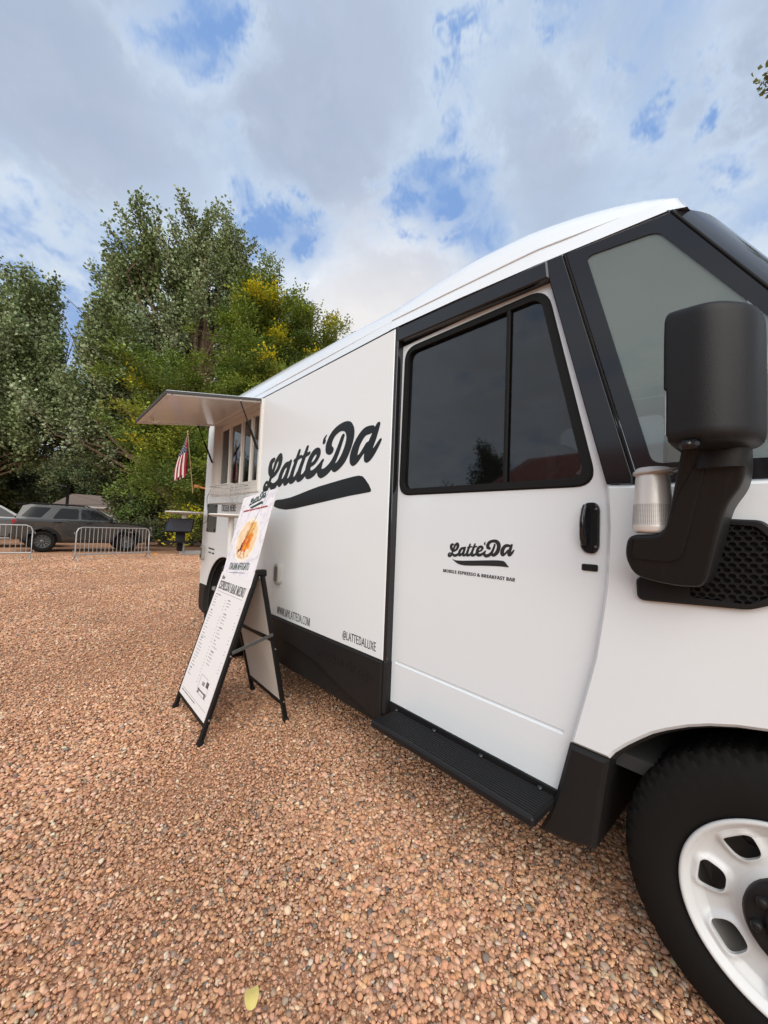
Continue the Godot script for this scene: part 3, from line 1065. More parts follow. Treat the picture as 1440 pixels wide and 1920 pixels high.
# the strokes joined into one flat outline (marching squares), mapped by origin + x * ex + y * ey
func logo_mesh(origin: Vector3, ex: Vector3, ey: Vector3, step: float) -> MB:
	var x0 := 150.0
	var y0 := 100.0
	var nx := int(1150.0 / step) + 1
	var ny := int(320.0 / step) + 1
	var f := PackedFloat32Array()
	f.resize(nx * ny)
	f.fill(-50.0)
	for s in logo_strokes():
		for i in range(0, s.size() - 3, 3):
			# subdivide the stroke as a Catmull-Rom curve
			var i0: int = maxi(i - 3, 0)
			var i3: int = mini(i + 6, s.size() - 3)
			var p0 := Vector2(s[i0], s[i0 + 1])
			var p1 := Vector2(s[i], s[i + 1])
			var p2 := Vector2(s[i + 3], s[i + 4])
			var p3 := Vector2(s[i3], s[i3 + 1])
			var last := p1
			for q in range(1, 5):
				var u := q / 4.0
				var cur := p1.cubic_interpolate(p2, p0, p3, u)
				var ra: float = lerpf(s[i + 2], s[i + 5], u - 0.25)
				var rb: float = lerpf(s[i + 2], s[i + 5], u)
				var m := maxf(ra, rb) + step * 2.0
				var gx0 := maxi(int((minf(last.x, cur.x) - m - x0) / step), 0)
				var gx1 := mini(int((maxf(last.x, cur.x) + m - x0) / step) + 1, nx - 1)
				var gy0 := maxi(int((minf(last.y, cur.y) - m - y0) / step), 0)
				var gy1 := mini(int((maxf(last.y, cur.y) + m - y0) / step) + 1, ny - 1)
				var d := cur - last
				var l2 := maxf(d.length_squared(), 1e-6)
				for gy in range(gy0, gy1 + 1):
					for gx in range(gx0, gx1 + 1):
						var p := Vector2(x0 + gx * step, y0 + gy * step)
						var h := clampf((p - last).dot(d) / l2, 0.0, 1.0)
						var val := lerpf(ra, rb, h) - p.distance_to(last + d * h)
						var k := gy * nx + gx
						if val > f[k]:
							f[k] = val
				last = cur
	var b := MB.new()
	var nn := ex.cross(-ey).normalized()
	for gy in ny - 1:
		for gx in nx - 1:
			var k := gy * nx + gx
			var vals := [f[k], f[k + 1], f[k + nx + 1], f[k + nx]]
			var inside := 0
			for q in vals:
				if q > 0.0:
					inside += 1
			if inside == 0:
				continue
			var cs := [Vector2(gx, gy), Vector2(gx + 1, gy), Vector2(gx + 1, gy + 1), Vector2(gx, gy + 1)]
			var poly := PackedVector2Array()
			for q in 4:
				var va: float = vals[q]
				var vb: float = vals[(q + 1) % 4]
				var ca: Vector2 = cs[q]
				var cb: Vector2 = cs[(q + 1) % 4]
				if va > 0.0:
					poly.append(ca)
				if (va > 0.0) != (vb > 0.0):
					poly.append(ca.lerp(cb, va / (va - vb)))
			for q in range(1, poly.size() - 1):
				var tri := []
				for w in [poly[0], poly[q + 1], poly[q]]:
					var at: Vector2 = Vector2(x0, y0) + w * step
					tri.append(origin + ex * at.x + ey * at.y)
				b.tri_n(tri[0], tri[1], tri[2], nn, nn, nn)
	return b


func swoosh_outline() -> PackedVector2Array:
	var c := pts([246, 412, 272, 440, 310, 458, 370, 466, 470, 468, 620, 463, 800, 456, 960, 450, 1060, 450, 1135, 460, 1165, 480, 1190, 515, 1222, 552, 1215, 558, 1120, 550, 980, 545, 800, 546, 620, 551, 500, 550, 430, 540, 370, 520, 320, 488, 270, 444])
	return c


func swoosh_mesh(origin: Vector3, ex: Vector3, ey: Vector3) -> MB:
	var b := MB.new()
	var p := swoosh_outline()
	var idx := Geometry2D.triangulate_polygon(p)
	var nn := ex.cross(-ey).normalized()
	for i in range(0, idx.size(), 3):
		var q := []
		for j in 3:
			q.append(origin + ex * p[idx[i + j]].x + ey * p[idx[i + j]].y)
		if (q[1] - q[0]).cross(q[2] - q[0]).dot(nn) > 0:
			b.tri_n(q[0], q[1], q[2], nn, nn, nn)
		else:
			b.tri_n(q[0], q[2], q[1], nn, nn, nn)
	return b


# ------------------------------------------------------------------ the truck

const TRUCK := Vector3(-2.0, 0, -1.05)
const WIDE := 2.1


func tmb() -> MB:
	var b := MB.new()
	b.xf = Transform3D(Basis(), -TRUCK)
	return b


func tat(x: float, y: float, z: float) -> Transform3D:
	return Transform3D(Basis(), Vector3(x, y, z) - TRUCK)


func track(xs: Array, ys: Array, x: float) -> float:
	if x <= xs[0]:
		return ys[0]
	for i in xs.size() - 1:
		if x <= xs[i + 1]:
			var u: float = (x - xs[i]) / (xs[i + 1] - xs[i])
			return lerpf(ys[i], ys[i + 1], u)
	return ys[-1]


func roof_row(x: float, y0: float, y1: float, sil: float, z0: float, part: int, cab: float) -> PackedVector3Array:
	# part 0 and 1: the two narrow strips along the eaves; part 2: shoulder and crown from side to side
	var half := []
	if part == 0:
		half = [Vector2(z0, y0), Vector2(z0 - 0.010, y0 + 0.4 * (y1 - y0)), Vector2(z0 - 0.022, y1)]
	elif part == 1:
		half = [Vector2(z0 - 0.022, y1), Vector2(z0 - 0.056, y1 + 0.010)]
	else:
		var a := y1 + 0.010
		half = [Vector2(z0 - 0.056, a), Vector2(z0 - 0.070, lerpf(a, sil, 0.38)), Vector2(z0 - 0.105, lerpf(a, sil, 0.70)), Vector2(z0 - 0.15, lerpf(a, sil, 0.90)), Vector2(z0 - 0.21, sil), Vector2(-0.34, sil + 0.022), Vector2(-0.55, sil + 0.036), Vector2(-0.8, sil + 0.044), Vector2(-1.05, sil + 0.046)]
	var row := PackedVector3Array()
	for p in half:
		var t := clampf((-p.x - 0.08) / 0.97, 0.0, 1.0)
		row.append(Vector3(x + cab * (1.0 - (1.0 - t) * (1.0 - t)), p.y, p.x))
	return row


func roof(t: Node3D, called: String, xs: Array, fy0: Callable, fy1: Callable, fsil: Callable, fz0: Callable, bow: Callable) -> void:
	var b := tmb()
	for part in 3:
		for far in [false, true]:
			var rows := []
			for x in xs:
				var r := roof_row(x, fy0.call(x), fy1.call(x), fsil.call(x), fz0.call(x), part, bow.call(x))
				if far:
					for i in r.size():
						r[i].z = -WIDE - r[i].z
				rows.append(r)
			b.grid(rows, not far)
	var bead := PackedVector3Array()
	for x in xs:
		if x < -0.46:
			bead.append(Vector3(x, fy1.call(x) + 0.004, fz0.call(x) - 0.022))
	var thick := []
	for i in bead.size():
		thick.append(0.005 * clampf((bead.size() - 1 - i) / 4.0, 0.12, 1.0))
	b.tube(bead, thick, 8)
	obj(called, b, "white_paint", t)


func make_truck() -> void:
	var t := thing("coffee_truck", "white delivery truck turned coffee bar, with black script lettering and an open serving hatch", "truck", TRUCK)
	var b: MB
	# cargo side: white panel with the serving opening and the rear wheel arch
	var o := pts([-4.87, 2.505, -4.885, 1.4, -4.875, 0.655, -4.648, 0.655])
	for p in arc(-4.12, 0.455, 0.561, 159.0, 21.0, 20):
		o.append(p)
	o.append_array(pts([-3.59, 0.641, -1.603, 0.641, -1.603, 2.537, -4.84, 2.537]))
	b = tmb()
	b.plate(o, 0.0, -0.035, 0.004, [rrect(-4.62, 1.70, -3.38, 2.505, 0.012)])
	obj("side_panel", b, "white_wrap", t)
	# far side, tail and inner lining
	b = tmb()
	b.xf = b.xf * Transform3D(Basis(Vector3.UP, PI), Vector3(0, 0, -WIDE))
	b.plate(pts([4.87, 2.5, 4.87, 0.45, 1.6, 0.45, 0.6, 0.45, 0.44, 0.9, -0.40, 0.9, -0.44, 0.45, -0.80, 0.45, -0.80, 1.2, -0.33, 1.5, 0.30, 2.47, 1.6, 2.537, 4.84, 2.537]), 0.0, -0.035, 0.004, [rrect(0.75, 1.6, 1.55, 2.36, 0.08), rounded(pts([-0.05, 1.62, 0.52, 1.62, 0.60, 2.36, 0.36, 2.36]), 0.05)])
	obj("far_side_panel", b, "white_paint", t)
	b = tmb()
	b.xf = b.xf * Transform3D(Basis(Vector3.UP, PI), Vector3(0, 0, -WIDE))
	b.flat(rrect(0.75, 1.6, 1.55, 2.36, 0.08), -0.02, true)
	b.flat(rounded(pts([-0.05, 1.62, 0.52, 1.62, 0.60, 2.36, 0.36, 2.36]), 0.05), -0.02, true)
	obj("far_window", b, "glass_green", t)
	b = tmb()
	b.box(Vector3(-4.872, 1.5, -1.05), Vector3(0.03, 2.0, 2.0), 0.01)
	obj("rear_panel", b, "white_paint", t)
	b = tmb()
	b.box(Vector3(-4.80, 1.5, -1.05), Vector3(0.02, 2.0, 2.0))
	b.box(Vector3(-3.2, 1.5, -1.92), Vector3(3.2, 2.0, 0.02))
	b.box(Vector3(-3.2, 0.62, -1.02), Vector3(3.2, 0.04, 1.9))
	b.box(Vector3(-3.2, 2.56, -1.05), Vector3(3.2, 0.02, 1.9))
	obj("cargo_lining", b, "inner_panel", t)
	b = tmb()
	b.box(Vector3(-1.68, 1.5, -1.05), Vector3(0.03, 2.1, 1.98))
	obj("bulkhead", b, "cab_grey", t)
	# tail corner post
	b = tmb()
	b.tube(PackedVector3Array([Vector3(-4.872, 0.66, -0.03), Vector3(-4.880, 1.4, -0.03), Vector3(-4.865, 2.53, -0.03)]), [0.022], 10)
	obj("corner_post", b, "white_paint", t)
	# roofs
	var cx := []
	for i in 15:
		cx.append(lerpf(-4.88, -1.62, i / 14.0))
	roof(t, "cargo_roof", cx, func(_x): return 2.541, func(_x): return 2.606, func(x): return track([-4.88, -3.0, -1.6], [2.872, 2.845, 2.79], x), func(_x): return 0.0, func(_x): return 0.0)
	cx = []
	for i in 29:
		cx.append(lerpf(-1.652, -0.262, i / 28.0))
	var sx := [-1.66, -1.45, -1.17, -0.874, -0.634, -0.50, -0.40, -0.34, -0.31, -0.285, -0.262]
	var sy := [2.796, 2.815, 2.828, 2.805, 2.755, 2.712, 2.667, 2.628, 2.600, 2.565, 2.480]
	roof(t, "cab_roof", cx, func(x): return track([-1.65, -1.15, -0.72, -0.31, -0.25], [2.543, 2.524, 2.500, 2.482, 2.460], x), func(x): return track([-1.65, -0.78, -0.31, -0.26], [2.608, 2.580, 2.535, 2.468], x), func(x): return track(sx, sy, x), func(x): return track([-1.65, -1.2, -0.75, -0.30], [0.003, -0.004, -0.014, -0.045], x), func(x): return track([-1.65, -0.8, -0.25], [0.0, 0.01, 0.07], x))
	b = tmb()
	b.box(Vector3(-3.24, 2.5385, -0.004), Vector3(3.27, 0.007, 0.010))
	obj("eave_seam", b, "rubber", t)
	# black post behind the door and the black rail over it
	b = tmb()
	b.box(Vector3(-1.590, 1.59, -0.030), Vector3(0.026, 1.90, 0.056), 0.003)
	obj("door_post", b, "gloss_black", t)
	b = tmb()
	b.plate(pts([-1.600, 2.454, -0.703, 2.416, -0.712, 2.492, -1.600, 2.537]), -0.002, -0.055, 0.006)
	obj("door_rail", b, "gloss_black", t)
	# cladding
	b = tmb()
	b.plate(pts([-3.59, 0.637, -3.50, 0.47, -2.9, 0.478, -2.6, 0.474, -2.4, 0.463, -2.26, 0.443, -2.157, 0.416, -2.03, 0.382, -1.916, 0.357, -1.80, 0.336, -1.70, 0.320, -1.603, 0.315, -1.603, 0.637]), 0.006, -0.03, 0.010)
	obj("side_cladding", b, "cladding_black", t)
	b = tmb()
	b.plate(pts([-3.56, 0.27, -1.60, 0.262, -1.60, 0.52, -3.56, 0.52]), -0.032, -0.07, 0.012)
	obj("lower_cladding", b, "cladding_black", t)
	b = tmb()
	b.box(Vector3(-1.588, 0.50, -0.030), Vector3(0.030, 0.30, 0.066), 0.012)
	obj("cladding_end", b, "cladding_black", t)
	letters("brightdrop", 0.60, 0.075, tat(-2.28, 0.487, 0.0062), "cladding_black", t, "Droid Sans", false, "lettering", 0.003)
	b = tmb()
	o = pts([-4.875, 0.650, -4.875, 0.44, -4.84, 0.36, -4.70, 0.33, -4.66, 0.35])
	for p in arc(-4.12, 0.455, 0.561, 190.0, 160.0, 6):
		o.append(p)
	b.plate(o, 0.004, -0.12, 0.010)
	obj("tail_cladding", b, "cladding_black", t)
	b = tmb()
	var rows := []
	for p in arc(-4.12, 0.455, 0.559, 200.0, -20.0, 24):
		rows.append(PackedVector3Array([Vector3(p.x, p.y, -0.004), Vector3(p.x, p.y, -0.5)]))
	b.grid(rows)
	rows = []
	for p in arc(-4.12, 0.455, 0.561, 200.0, -20.0, 24):
		var q := Vector2(-4.12, 0.455)
		rows.append(PackedVector3Array([Vector3(p.x, p.y, -0.036), Vector3(lerpf(p.x, q.x, 0.035), lerpf(p.y, q.y, 0.035), -0.044)]))
	b.grid(rows)
	obj("rear_wheel_well", b, "liner_plastic", t)
	# bracket plates and the steel vent cover
	b = tmb()
	b.plate(rounded(pts([-4.723, 1.597, -4.728, 1.266, -4.420, 1.266, -4.400, 1.585]), 0.02), 0.006, -0.001, 0.002)
	var vent := obj("vent_cover", b, "panel_grey", t)
	for p in [Vector2(-4.70, 1.57), Vector2(-4.43, 1.565), Vector2(-4.70, 1.29), Vector2(-4.445, 1.29)]:
		b = tmb()
		b.lathe(PackedVector2Array([Vector2(0.017, 0), Vector2(0.017, 0.006), Vector2(0.017, 0.006), Vector2(0.0, 0.009)]), Transform3D(Basis(Vector3.RIGHT, PI / 2), Vector3(p.x, p.y, 0.006)), 10)
		obj("bolt", b, "gloss_black", vent)
	for p in [Vector2(-2.878, 0.984), Vector2(-3.40, 1.0), Vector2(-4.80, 1.02)]:
		b = tmb()
		b.plate(rounded(pts([p.x - 0.052, p.y - 0.088, p.x + 0.052, p.y - 0.088, p.x + 0.052, p.y + 0.088, p.x - 0.052, p.y + 0.088]), 0.056, 8), 0.030, 0.0, 0.012)
		var br := obj("bracket_socket", b, "bracket_grey", t)
		b = tmb()
		b.plate(rounded(pts([p.x - 0.02, p.y - 0.06, p.x + 0.02, p.y - 0.06, p.x + 0.02, p.y + 0.06, p.x - 0.02, p.y + 0.06]), 0.018, 4), 0.036, 0.029, 0.003)
		obj("socket_slot", b, "panel_grey", br)
	# small print too fine to read, near the tail
	b = tmb()
	for r in 2:
		for i in 10:
			if i == 5 and r == 1:
				continue
			var x := -4.615 + i * 0.0195
			b.box(Vector3(x, 1.084 - r * 0.046 - i * 0.0008, 0.001), Vector3(0.011 + 0.004 * (i % 2), 0.022 - 0.005 * ((i + r) % 3), 0.0016))
	obj("small_print", b, "print_black", t).set_meta("kind", "stuff")
	# writing
	letters("ORDER HERE", 0.405, 0.074, tat(-4.28, 1.498, 0.0), "print_black", t)
	letters("WWW.MYLATTEDA.COM", 0.50, 0.060, tat(-2.878, 0.665, 0.0), "print_black", t, "Droid Sans", false)
	letters("@LATTEDALUXE", 0.32, 0.056, tat(-1.982, 0.671, 0.0), "print_black", t, "Droid Sans", false)
	letters("MOBILE ESPRESSO & BREAKFAST BAR", 0.388, 0.0155, tat(-1.228, 1.172, -0.045), "print_black", t)
	var og := Vector3(-3.3813822, 2.1103288, 0.0015) - TRUCK
	var lm := logo_mesh(og, Vector3(0.0013969, 0.0000945, 0), Vector3(-0.0003266, -0.0011604, 0), 4.0)
	obj("script_logo", lm, "vinyl_black", t)
	b = tmb()
	b.plate(pts([-3.035, 1.535, -3.02, 1.570, -2.993, 1.584, -2.88, 1.587, -2.755, 1.596, -2.62, 1.616, -2.492, 1.638, -2.35, 1.659, -2.203, 1.675, -2.07, 1.689, -1.944, 1.700, -1.885, 1.702, -1.850, 1.695, -1.825, 1.678, -1.784, 1.639, -1.762, 1.608, -1.762, 1.597, -1.775, 1.593, -1.985, 1.577, -2.308, 1.544, -2.673, 1.507, -2.822, 1.500, -2.935, 1.510, -3.0, 1.522]), 0.0016, 0.0)
	obj("logo_swoosh", b, "vinyl_black", t)
	og = Vector3(-1.2519149, 1.3547609, -0.0435) - TRUCK
	obj("script_logo", logo_mesh(og, Vector3(0.0003207, 0.000022, 0), Vector3(-0.0000181, -0.0002717, 0), 6.0), "print_black", t)
	obj("logo_swoosh", swoosh_mesh(og, Vector3(0.0003207, 0.000022, 0), Vector3(-0.0000181, -0.0002717, 0)), "print_black", t)
	make_hatch(t)
	make_cab(t)
	make_wheels(t)
	make_mirror(t)


func make_hatch(t: Node3D) -> void:
	var b := tmb()
	b.plate(rrect(-4.645, 1.672, -3.352, 2.532, 0.012), 0.014, -0.001, 0.003, [rrect(-4.612, 1.708, -3.386, 2.492, 0.004)])
	obj("hatch_surround", b, "hatch_frame", t)
	b = tmb()
	for e in [[Vector3(-4.0, 1.704, -0.045), Vector3(1.24, 0.010, 0.085)], [Vector3(-4.0, 2.500, -0.045), Vector3(1.24, 0.010, 0.085)], [Vector3(-4.618, 2.1, -0.045), Vector3(0.008, 0.785, 0.085)], [Vector3(-3.382, 2.1, -0.045), Vector3(0.008, 0.785, 0.085)]]:
		b.box(e[0], e[1])
	obj("hatch_reveal", b, "hatch_frame", t)
	# sliding serving window: a frame and four panes
	var win := tmb()
	var xs := [[-4.56, -4.315], [-4.255, -3.995], [-3.925, -3.735], [-3.685, -3.49]]
	var holes := []
	for x in xs:
		holes.append(rrect(x[0], 1.80, x[1], 2.435, 0.006, 2))
	win.plate(pts([-4.612, 1.708, -3.386, 1.708, -3.386, 2.494, -4.612, 2.494]), -0.058, -0.082, 0.003, holes)
	var w := obj("serving_window", win, "hatch_frame", t)
	for i in 4:
		b = tmb()
		b.box(Vector3((xs[i][0] + xs[i][1]) / 2.0, 2.1175, -0.072), Vector3(xs[i][1] - xs[i][0] + 0.006, 0.64, 0.005))
		obj("pane", b, "glass_shop", w)
	for x in [-4.285, -3.96, -3.71]:
		b = tmb()
		b.box(Vector3(x, 2.117, -0.052), Vector3(0.020, 0.655, 0.012), 0.003)
		obj("stile", b, "white_plastic", w)
	b = tmb()
	b.box(Vector3(-3.96, 2.10, -0.043), Vector3(0.014, 0.05, 0.008), 0.002)
	obj("latch", b, "panel_grey", w)
	# counter sill
	b = tmb()
	b.box(Vector3(-4.0, 1.716, -0.012), Vector3(1.22, 0.016, 0.05), 0.004)
	obj("counter_sill", b, "hatch_frame", t)
	# the hatch door propped up as an awning
	var drop := atan2(0.135, 0.77)
	var ax := Transform3D(Basis(Vector3(1, 0, 0), drop), Vector3(-3.998, 2.515, 0.012))
	b = tmb()
	b.xf = b.xf * ax
	b.box(Vector3(0, 0.012, 0.395), Vector3(1.27, 0.012, 0.775), 0.003)
	var aw := obj("awning_door", b, "white_wrap", t)
	b = tmb()
	b.xf = b.xf * ax
	b.box(Vector3(0, -0.004, 0.395), Vector3(1.20, 0.018, 0.71), 0.002)
	obj("awning_lining", b, "hatch_under", aw)
	for e in [[Vector3(0, -0.006, 0.765), Vector3(1.262, 0.030, 0.035)], [Vector3(0, -0.006, 0.025), Vector3(1.262, 0.030, 0.035)], [Vector3(-0.615, -0.006, 0.395), Vector3(0.032, 0.030, 0.70)], [Vector3(0.615, -0.006, 0.395), Vector3(0.032, 0.030, 0.70)]]:
		b = tmb()
		b.xf = b.xf * ax
		b.box(e[0], e[1], 0.004)
		obj("awning_frame", b, "hatch_frame", aw)
	b = tmb()
	b.xf = b.xf * ax
	b.box(Vector3(0, 0.002, 0.788), Vector3(1.275, 0.026, 0.008), 0.002)
	obj("awning_seal", b, "hatch_trim", aw)
	b = tmb()
	b.xf = b.xf * ax
	b.box(Vector3(0.640, 0.002, 0.395), Vector3(0.008, 0.022, 0.775), 0.002)
	obj("awning_seal", b, "hatch_trim", aw)
	b = tmb()
	b.xf = b.xf * ax
	b.tube(PackedVector3Array([Vector3(-0.33, -0.012, 0.70), Vector3(-0.33, -0.05, 0.70), Vector3(-0.30, -0.06, 0.68), Vector3(-0.22, -0.06, 0.66)]), [0.016, 0.014, 0.012, 0.010], 10)
	obj("awning_handle", b, "white_plastic", aw)
	for x in [-3.375, -4.60]:
		b = tmb()
		var top := Vector3(x, 2.465, 0.205)
		var bot := Vector3(x - 0.005, 2.06, 0.022)
		b.tube(PackedVector3Array([top, top.lerp(bot, 0.45)]), [0.006], 8)
		b.tube(PackedVector3Array([top.lerp(bot, 0.42), bot]), [0.0105], 10)
		var st := obj("gas_strut", b, "rubber", t)
		b = tmb()
		b.box(top + Vector3(0, 0.004, 0), Vector3(0.022, 0.022, 0.022), 0.006)
		obj("strut_end", b, "white_plastic", st)


func make_cab(t: Node3D) -> void:
	var b: MB
	# door
	var outline := pts([-1.582, 0.402, -0.640, 0.398, -0.575, 0.618, -0.498, 0.955, -0.462, 1.20, -0.455, 1.41, -0.462, 1.572, -0.690, 2.440, -1.582, 2.440])
	var win := rounded(pts([-1.540, 1.592, -0.554, 1.586, -0.744, 2.378, -1.532, 2.392]), 0.06, 6)
	b = tmb()
	b.plate(outline, -0.045, -0.085, 0.006, [win, pts([-1.545, 0.634, -0.628, 0.625, -0.628, 0.643, -1.545, 0.652])])
	var door := obj("door", b, "white_paint", t)
	b = tmb()
	b.plate(rounded(pts([-1.567, 1.566, -0.520, 1.560, -0.726, 2.404, -1.558, 2.418]), 0.085, 7), -0.036, -0.052, 0.007, [rounded(pts([-1.530, 1.602, -0.566, 1.596, -0.752, 2.368, -1.522, 2.382]), 0.05, 6)])
	b.box(Vector3(-0.898, 1.985, -0.042), Vector3(0.018, 0.78, 0.012), 0.003)
	obj("window_seal", b, "rubber", door)
	b = tmb()
	b.plate(pts([-1.534, 1.598, -0.898, 1.598, -0.898, 2.376, -1.528, 2.386]), -0.056, -0.060)
	obj("window_glass", b, "glass_tint", door)
	b = tmb()
	b.plate(pts([-0.896, 1.598, -0.562, 1.596, -0.750, 2.372, -0.896, 2.374]), -0.052, -0.055)
	obj("window_glass", b, "glass_tint", door)
	b = tmb()
	b.quad(Vector3(-1.547, 0.633, -0.0465), Vector3(-0.626, 0.624, -0.0465), Vector3(-0.626, 0.644, -0.058), Vector3(-1.547, 0.653, -0.058))
	obj("door_crease", b, "white_paint", door)
	b = tmb()
	b.plate(rounded(pts([-0.576, 1.335, -0.558, 1.314, -0.524, 1.314, -0.512, 1.335, -0.512, 1.478, -0.524, 1.500, -0.558, 1.500, -0.576, 1.478]), 0.012, 3), -0.030, -0.046, 0.005)
	var hd := obj("door_handle", b, "gloss_black", door)
	b = tmb()
	var rows := []
	for i in 13:
		var u := i / 12.0
		var y := lerpf(1.345, 1.488, u)
		var dep := 0.030 * sin(PI * clampf(0.06 + 0.88 * u, 0, 1)) + 0.004
		rows.append([y, dep])
	var gp := PackedVector3Array()
	for r in rows:
		gp.append(Vector3(-0.556, r[0], -0.030 + r[1]))
	b.tube(gp, [0.010, 0.012, 0.012, 0.011, 0.010, 0.009, 0.009, 0.009, 0.009, 0.009, 0.009, 0.009, 0.008], 10)
	obj("grip", b, "gloss_black", hd)
	for p in [Vector2(-0.568, 1.475), Vector2(-0.521, 1.475), Vector2(-0.521, 1.338)]:
		b = tmb()
		b.lathe(PackedVector2Array([Vector2(0.005, 0), Vector2(0.005, 0.002), Vector2(0.003, 0.003), Vector2(0.0, 0.002)]), Transform3D(Basis(Vector3.RIGHT, PI / 2), Vector3(p.x, p.y, -0.030)), 10)
		obj("screw", b, "panel_grey", hd)
	b = tmb()
	b.plate(rrect(-0.572, 1.249, -0.517, 1.2735, 0.006, 3), -0.038, -0.046, 0.003)
	obj("door_lock", b, "plastic_black", door)
	# black glossy post between door and front side window
	b = tmb()
	b.plate(pts([-0.721, 2.497, -0.650, 2.490, -0.402, 1.586, -0.402, 1.558, -0.482, 1.562, -0.702, 2.403]), -0.008, -0.06, 0.004)
	obj("door_pillar", b, "gloss_black", t)
	b = tmb()
	b.bar(Vector3(-0.6445, 2.488, -0.010), Vector3(-0.396, 1.586, -0.010), 0.006, 0.006, Vector3.BACK, 0.002)
	obj("pillar_trim", b, "rubber", t)
	# front side window: black printed border and the clear pane behind it
	var clear := rounded(pts([-0.563, 2.436, -0.337, 2.406, -0.065, 1.995, 0.20, 1.600, -0.347, 1.622]), 0.03, 5)
	b = tmb()
	b.plate(pts([-0.640, 2.487, -0.303, 2.452, -0.075, 2.084, 0.325, 1.455, 0.22, 1.548, -0.391, 1.556, -0.391, 1.588]), -0.014, -0.020, 0.002, [clear])
	var q := obj("quarter_window", b, "gloss_black", t)
	b = tmb()
	b.flat(clear, -0.0185, true)
	b.flat(clear, -0.0225, false)
	obj("window_glass", b, "glass_green", q)
	b = tmb()
	b.box(Vector3(-0.318, 1.665, -0.05), Vector3(0.012, 0.075, 0.010), 0.003)
	obj("parking_tag", b, "white_plastic", q)
	# windscreen between two black pillars
	for band in [[0.0, 0.10, "gloss_black", "front_pillar"], [0.10, 0.90, "glass_green", "windscreen"], [0.90, 1.0, "gloss_black", "front_pillar"]]:
		b = tmb()
		rows = []
		for i in 15:
			var y := lerpf(1.40, 2.470, i / 14.0)
			var xe := track([1.40, 1.455, 2.084, 2.452, 2.50], [0.36, 0.325, -0.075, -0.303, -0.333], y)
			var line := PackedVector3Array()
			for j in 13:
				var s: float = lerpf(band[0], band[1], j / 12.0)
				var z := -0.022 - s * (WIDE - 0.044)
				var k := (z + 1.05) / 1.028
				line.append(Vector3(xe + 0.13 * (1.0 - pow(absf(k), 8.0)), y + 0.06 * (1.0 - k * k) * (y - 1.4), z))
			rows.append(line)
		b.grid(rows)
		obj(band[3], b, band[2], t)
	b = tmb()
	b.tube(PackedVector3Array([Vector3(-0.300, 2.458, -0.020), Vector3(-0.072, 2.090, -0.020), Vector3(0.32, 1.47, -0.020)]), [0.005], 6)
	obj("screen_seal", b, "rubber", t)
	# front wing with the wheel opening
	var wing := pts([-0.482, 1.558, -0.475, 1.407, -0.481, 1.203, -0.496, 1.08, -0.514, 0.95, -0.551, 0.79, -0.591, 0.626, -0.462, 0.626, -0.446, 0.652, -0.412, 0.690, -0.374, 0.727, -0.340, 0.758, -0.304, 0.783, -0.252, 0.814, -0.202, 0.837, -0.142, 0.857, -0.082, 0.870, 0.0, 0.878, 0.10, 0.868, 0.20, 0.832, 0.29, 0.77, 0.36, 0.69, 0.41, 0.58, 0.42, 0.42, 0.80, 0.42, 0.84, 1.0, 0.76, 1.22, 0.325, 1.452, 0.22, 1.544, -0.391, 1.553])
	b = tmb()
	b.plate(wing, -0.008, -0.05, 0.010)
	obj("front_wing", b, "white_paint", t)
	b = tmb()
	b.plate(pts([-0.594, 0.622, -0.462, 0.622, -0.476, 0.53, -0.485, 0.45, -0.494, 0.38, -0.503, 0.305, -0.60, 0.272, -0.700, 0.259, -0.664, 0.34, -0.640, 0.42, -0.617, 0.52]), -0.004, -0.60, 0.014)
	obj("sill_cladding", b, "cladding_black", t)
	b = tmb()
	rows = []
	for i in range(7, 24):
		var p: Vector2 = wing[i]
		rows.append(PackedVector3Array([Vector3(p.x, p.y, -0.016), Vector3(p.x + 0.01, p.y - 0.01, -0.05), Vector3(p.x + 0.005, p.y + 0.005, -0.62)]))
	b.grid(rows)
	b.box(Vector3(-0.02, 0.55, -0.63), Vector3(0.95, 0.75, 0.02))
	obj("front_wheel_well", b, "liner_plastic", t)
	# nose, only its place is seen in reflections
	b = tmb()
	rows = []
	for e in [[1.46, 0.33], [1.32, 0.62], [1.20, 0.80], [1.0, 0.90], [0.7, 0.92], [0.42, 0.90]]:
		var line := PackedVector3Array()
		for j in 13:
			var z := -0.03 - (WIDE - 0.06) * j / 12.0
			var k := (z + 1.05) / 1.02
			line.append(Vector3(e[1] + 0.16 * (1.0 - pow(absf(k), 3.0)), e[0], z))
		rows.append(line)
	b.grid(rows, true)
	obj("nose", b, "white_paint", t)
	b = tmb()
	b.box(Vector3(0.92, 0.44, -1.05), Vector3(0.30, 0.26, 1.98), 0.05)
	obj("bumper", b, "cladding_black", t)
	# inside of the cab
	b = tmb()
	b.box(Vector3(-0.5, 0.60, -1.05), Vector3(2.3, 0.05, 1.9))
	b.box(Vector3(0.18, 1.22, -1.05), Vector3(0.42, 0.46, 1.86), 0.08)
	b.box(Vector3(-0.10, 1.36, -1.05), Vector3(0.24, 0.12, 1.8), 0.05)
	obj("dashboard", b, "cab_plastic", t)
	for z in [-0.62, -1.52]:
		b = tmb()
		b.box(Vector3(-0.95, 1.08, z), Vector3(0.5, 0.16, 0.5), 0.05)
		b.box(Vector3(-1.22, 1.50, z), Vector3(0.14, 0.72, 0.48), 0.06)
		b.box(Vector3(-1.24, 1.96, z), Vector3(0.10, 0.20, 0.28), 0.04)
		b.box(Vector3(-0.95, 0.82, z), Vector3(0.35, 0.40, 0.35), 0.03)
		obj("cab_seat", b, "cab_plastic", t)
	b = tmb()
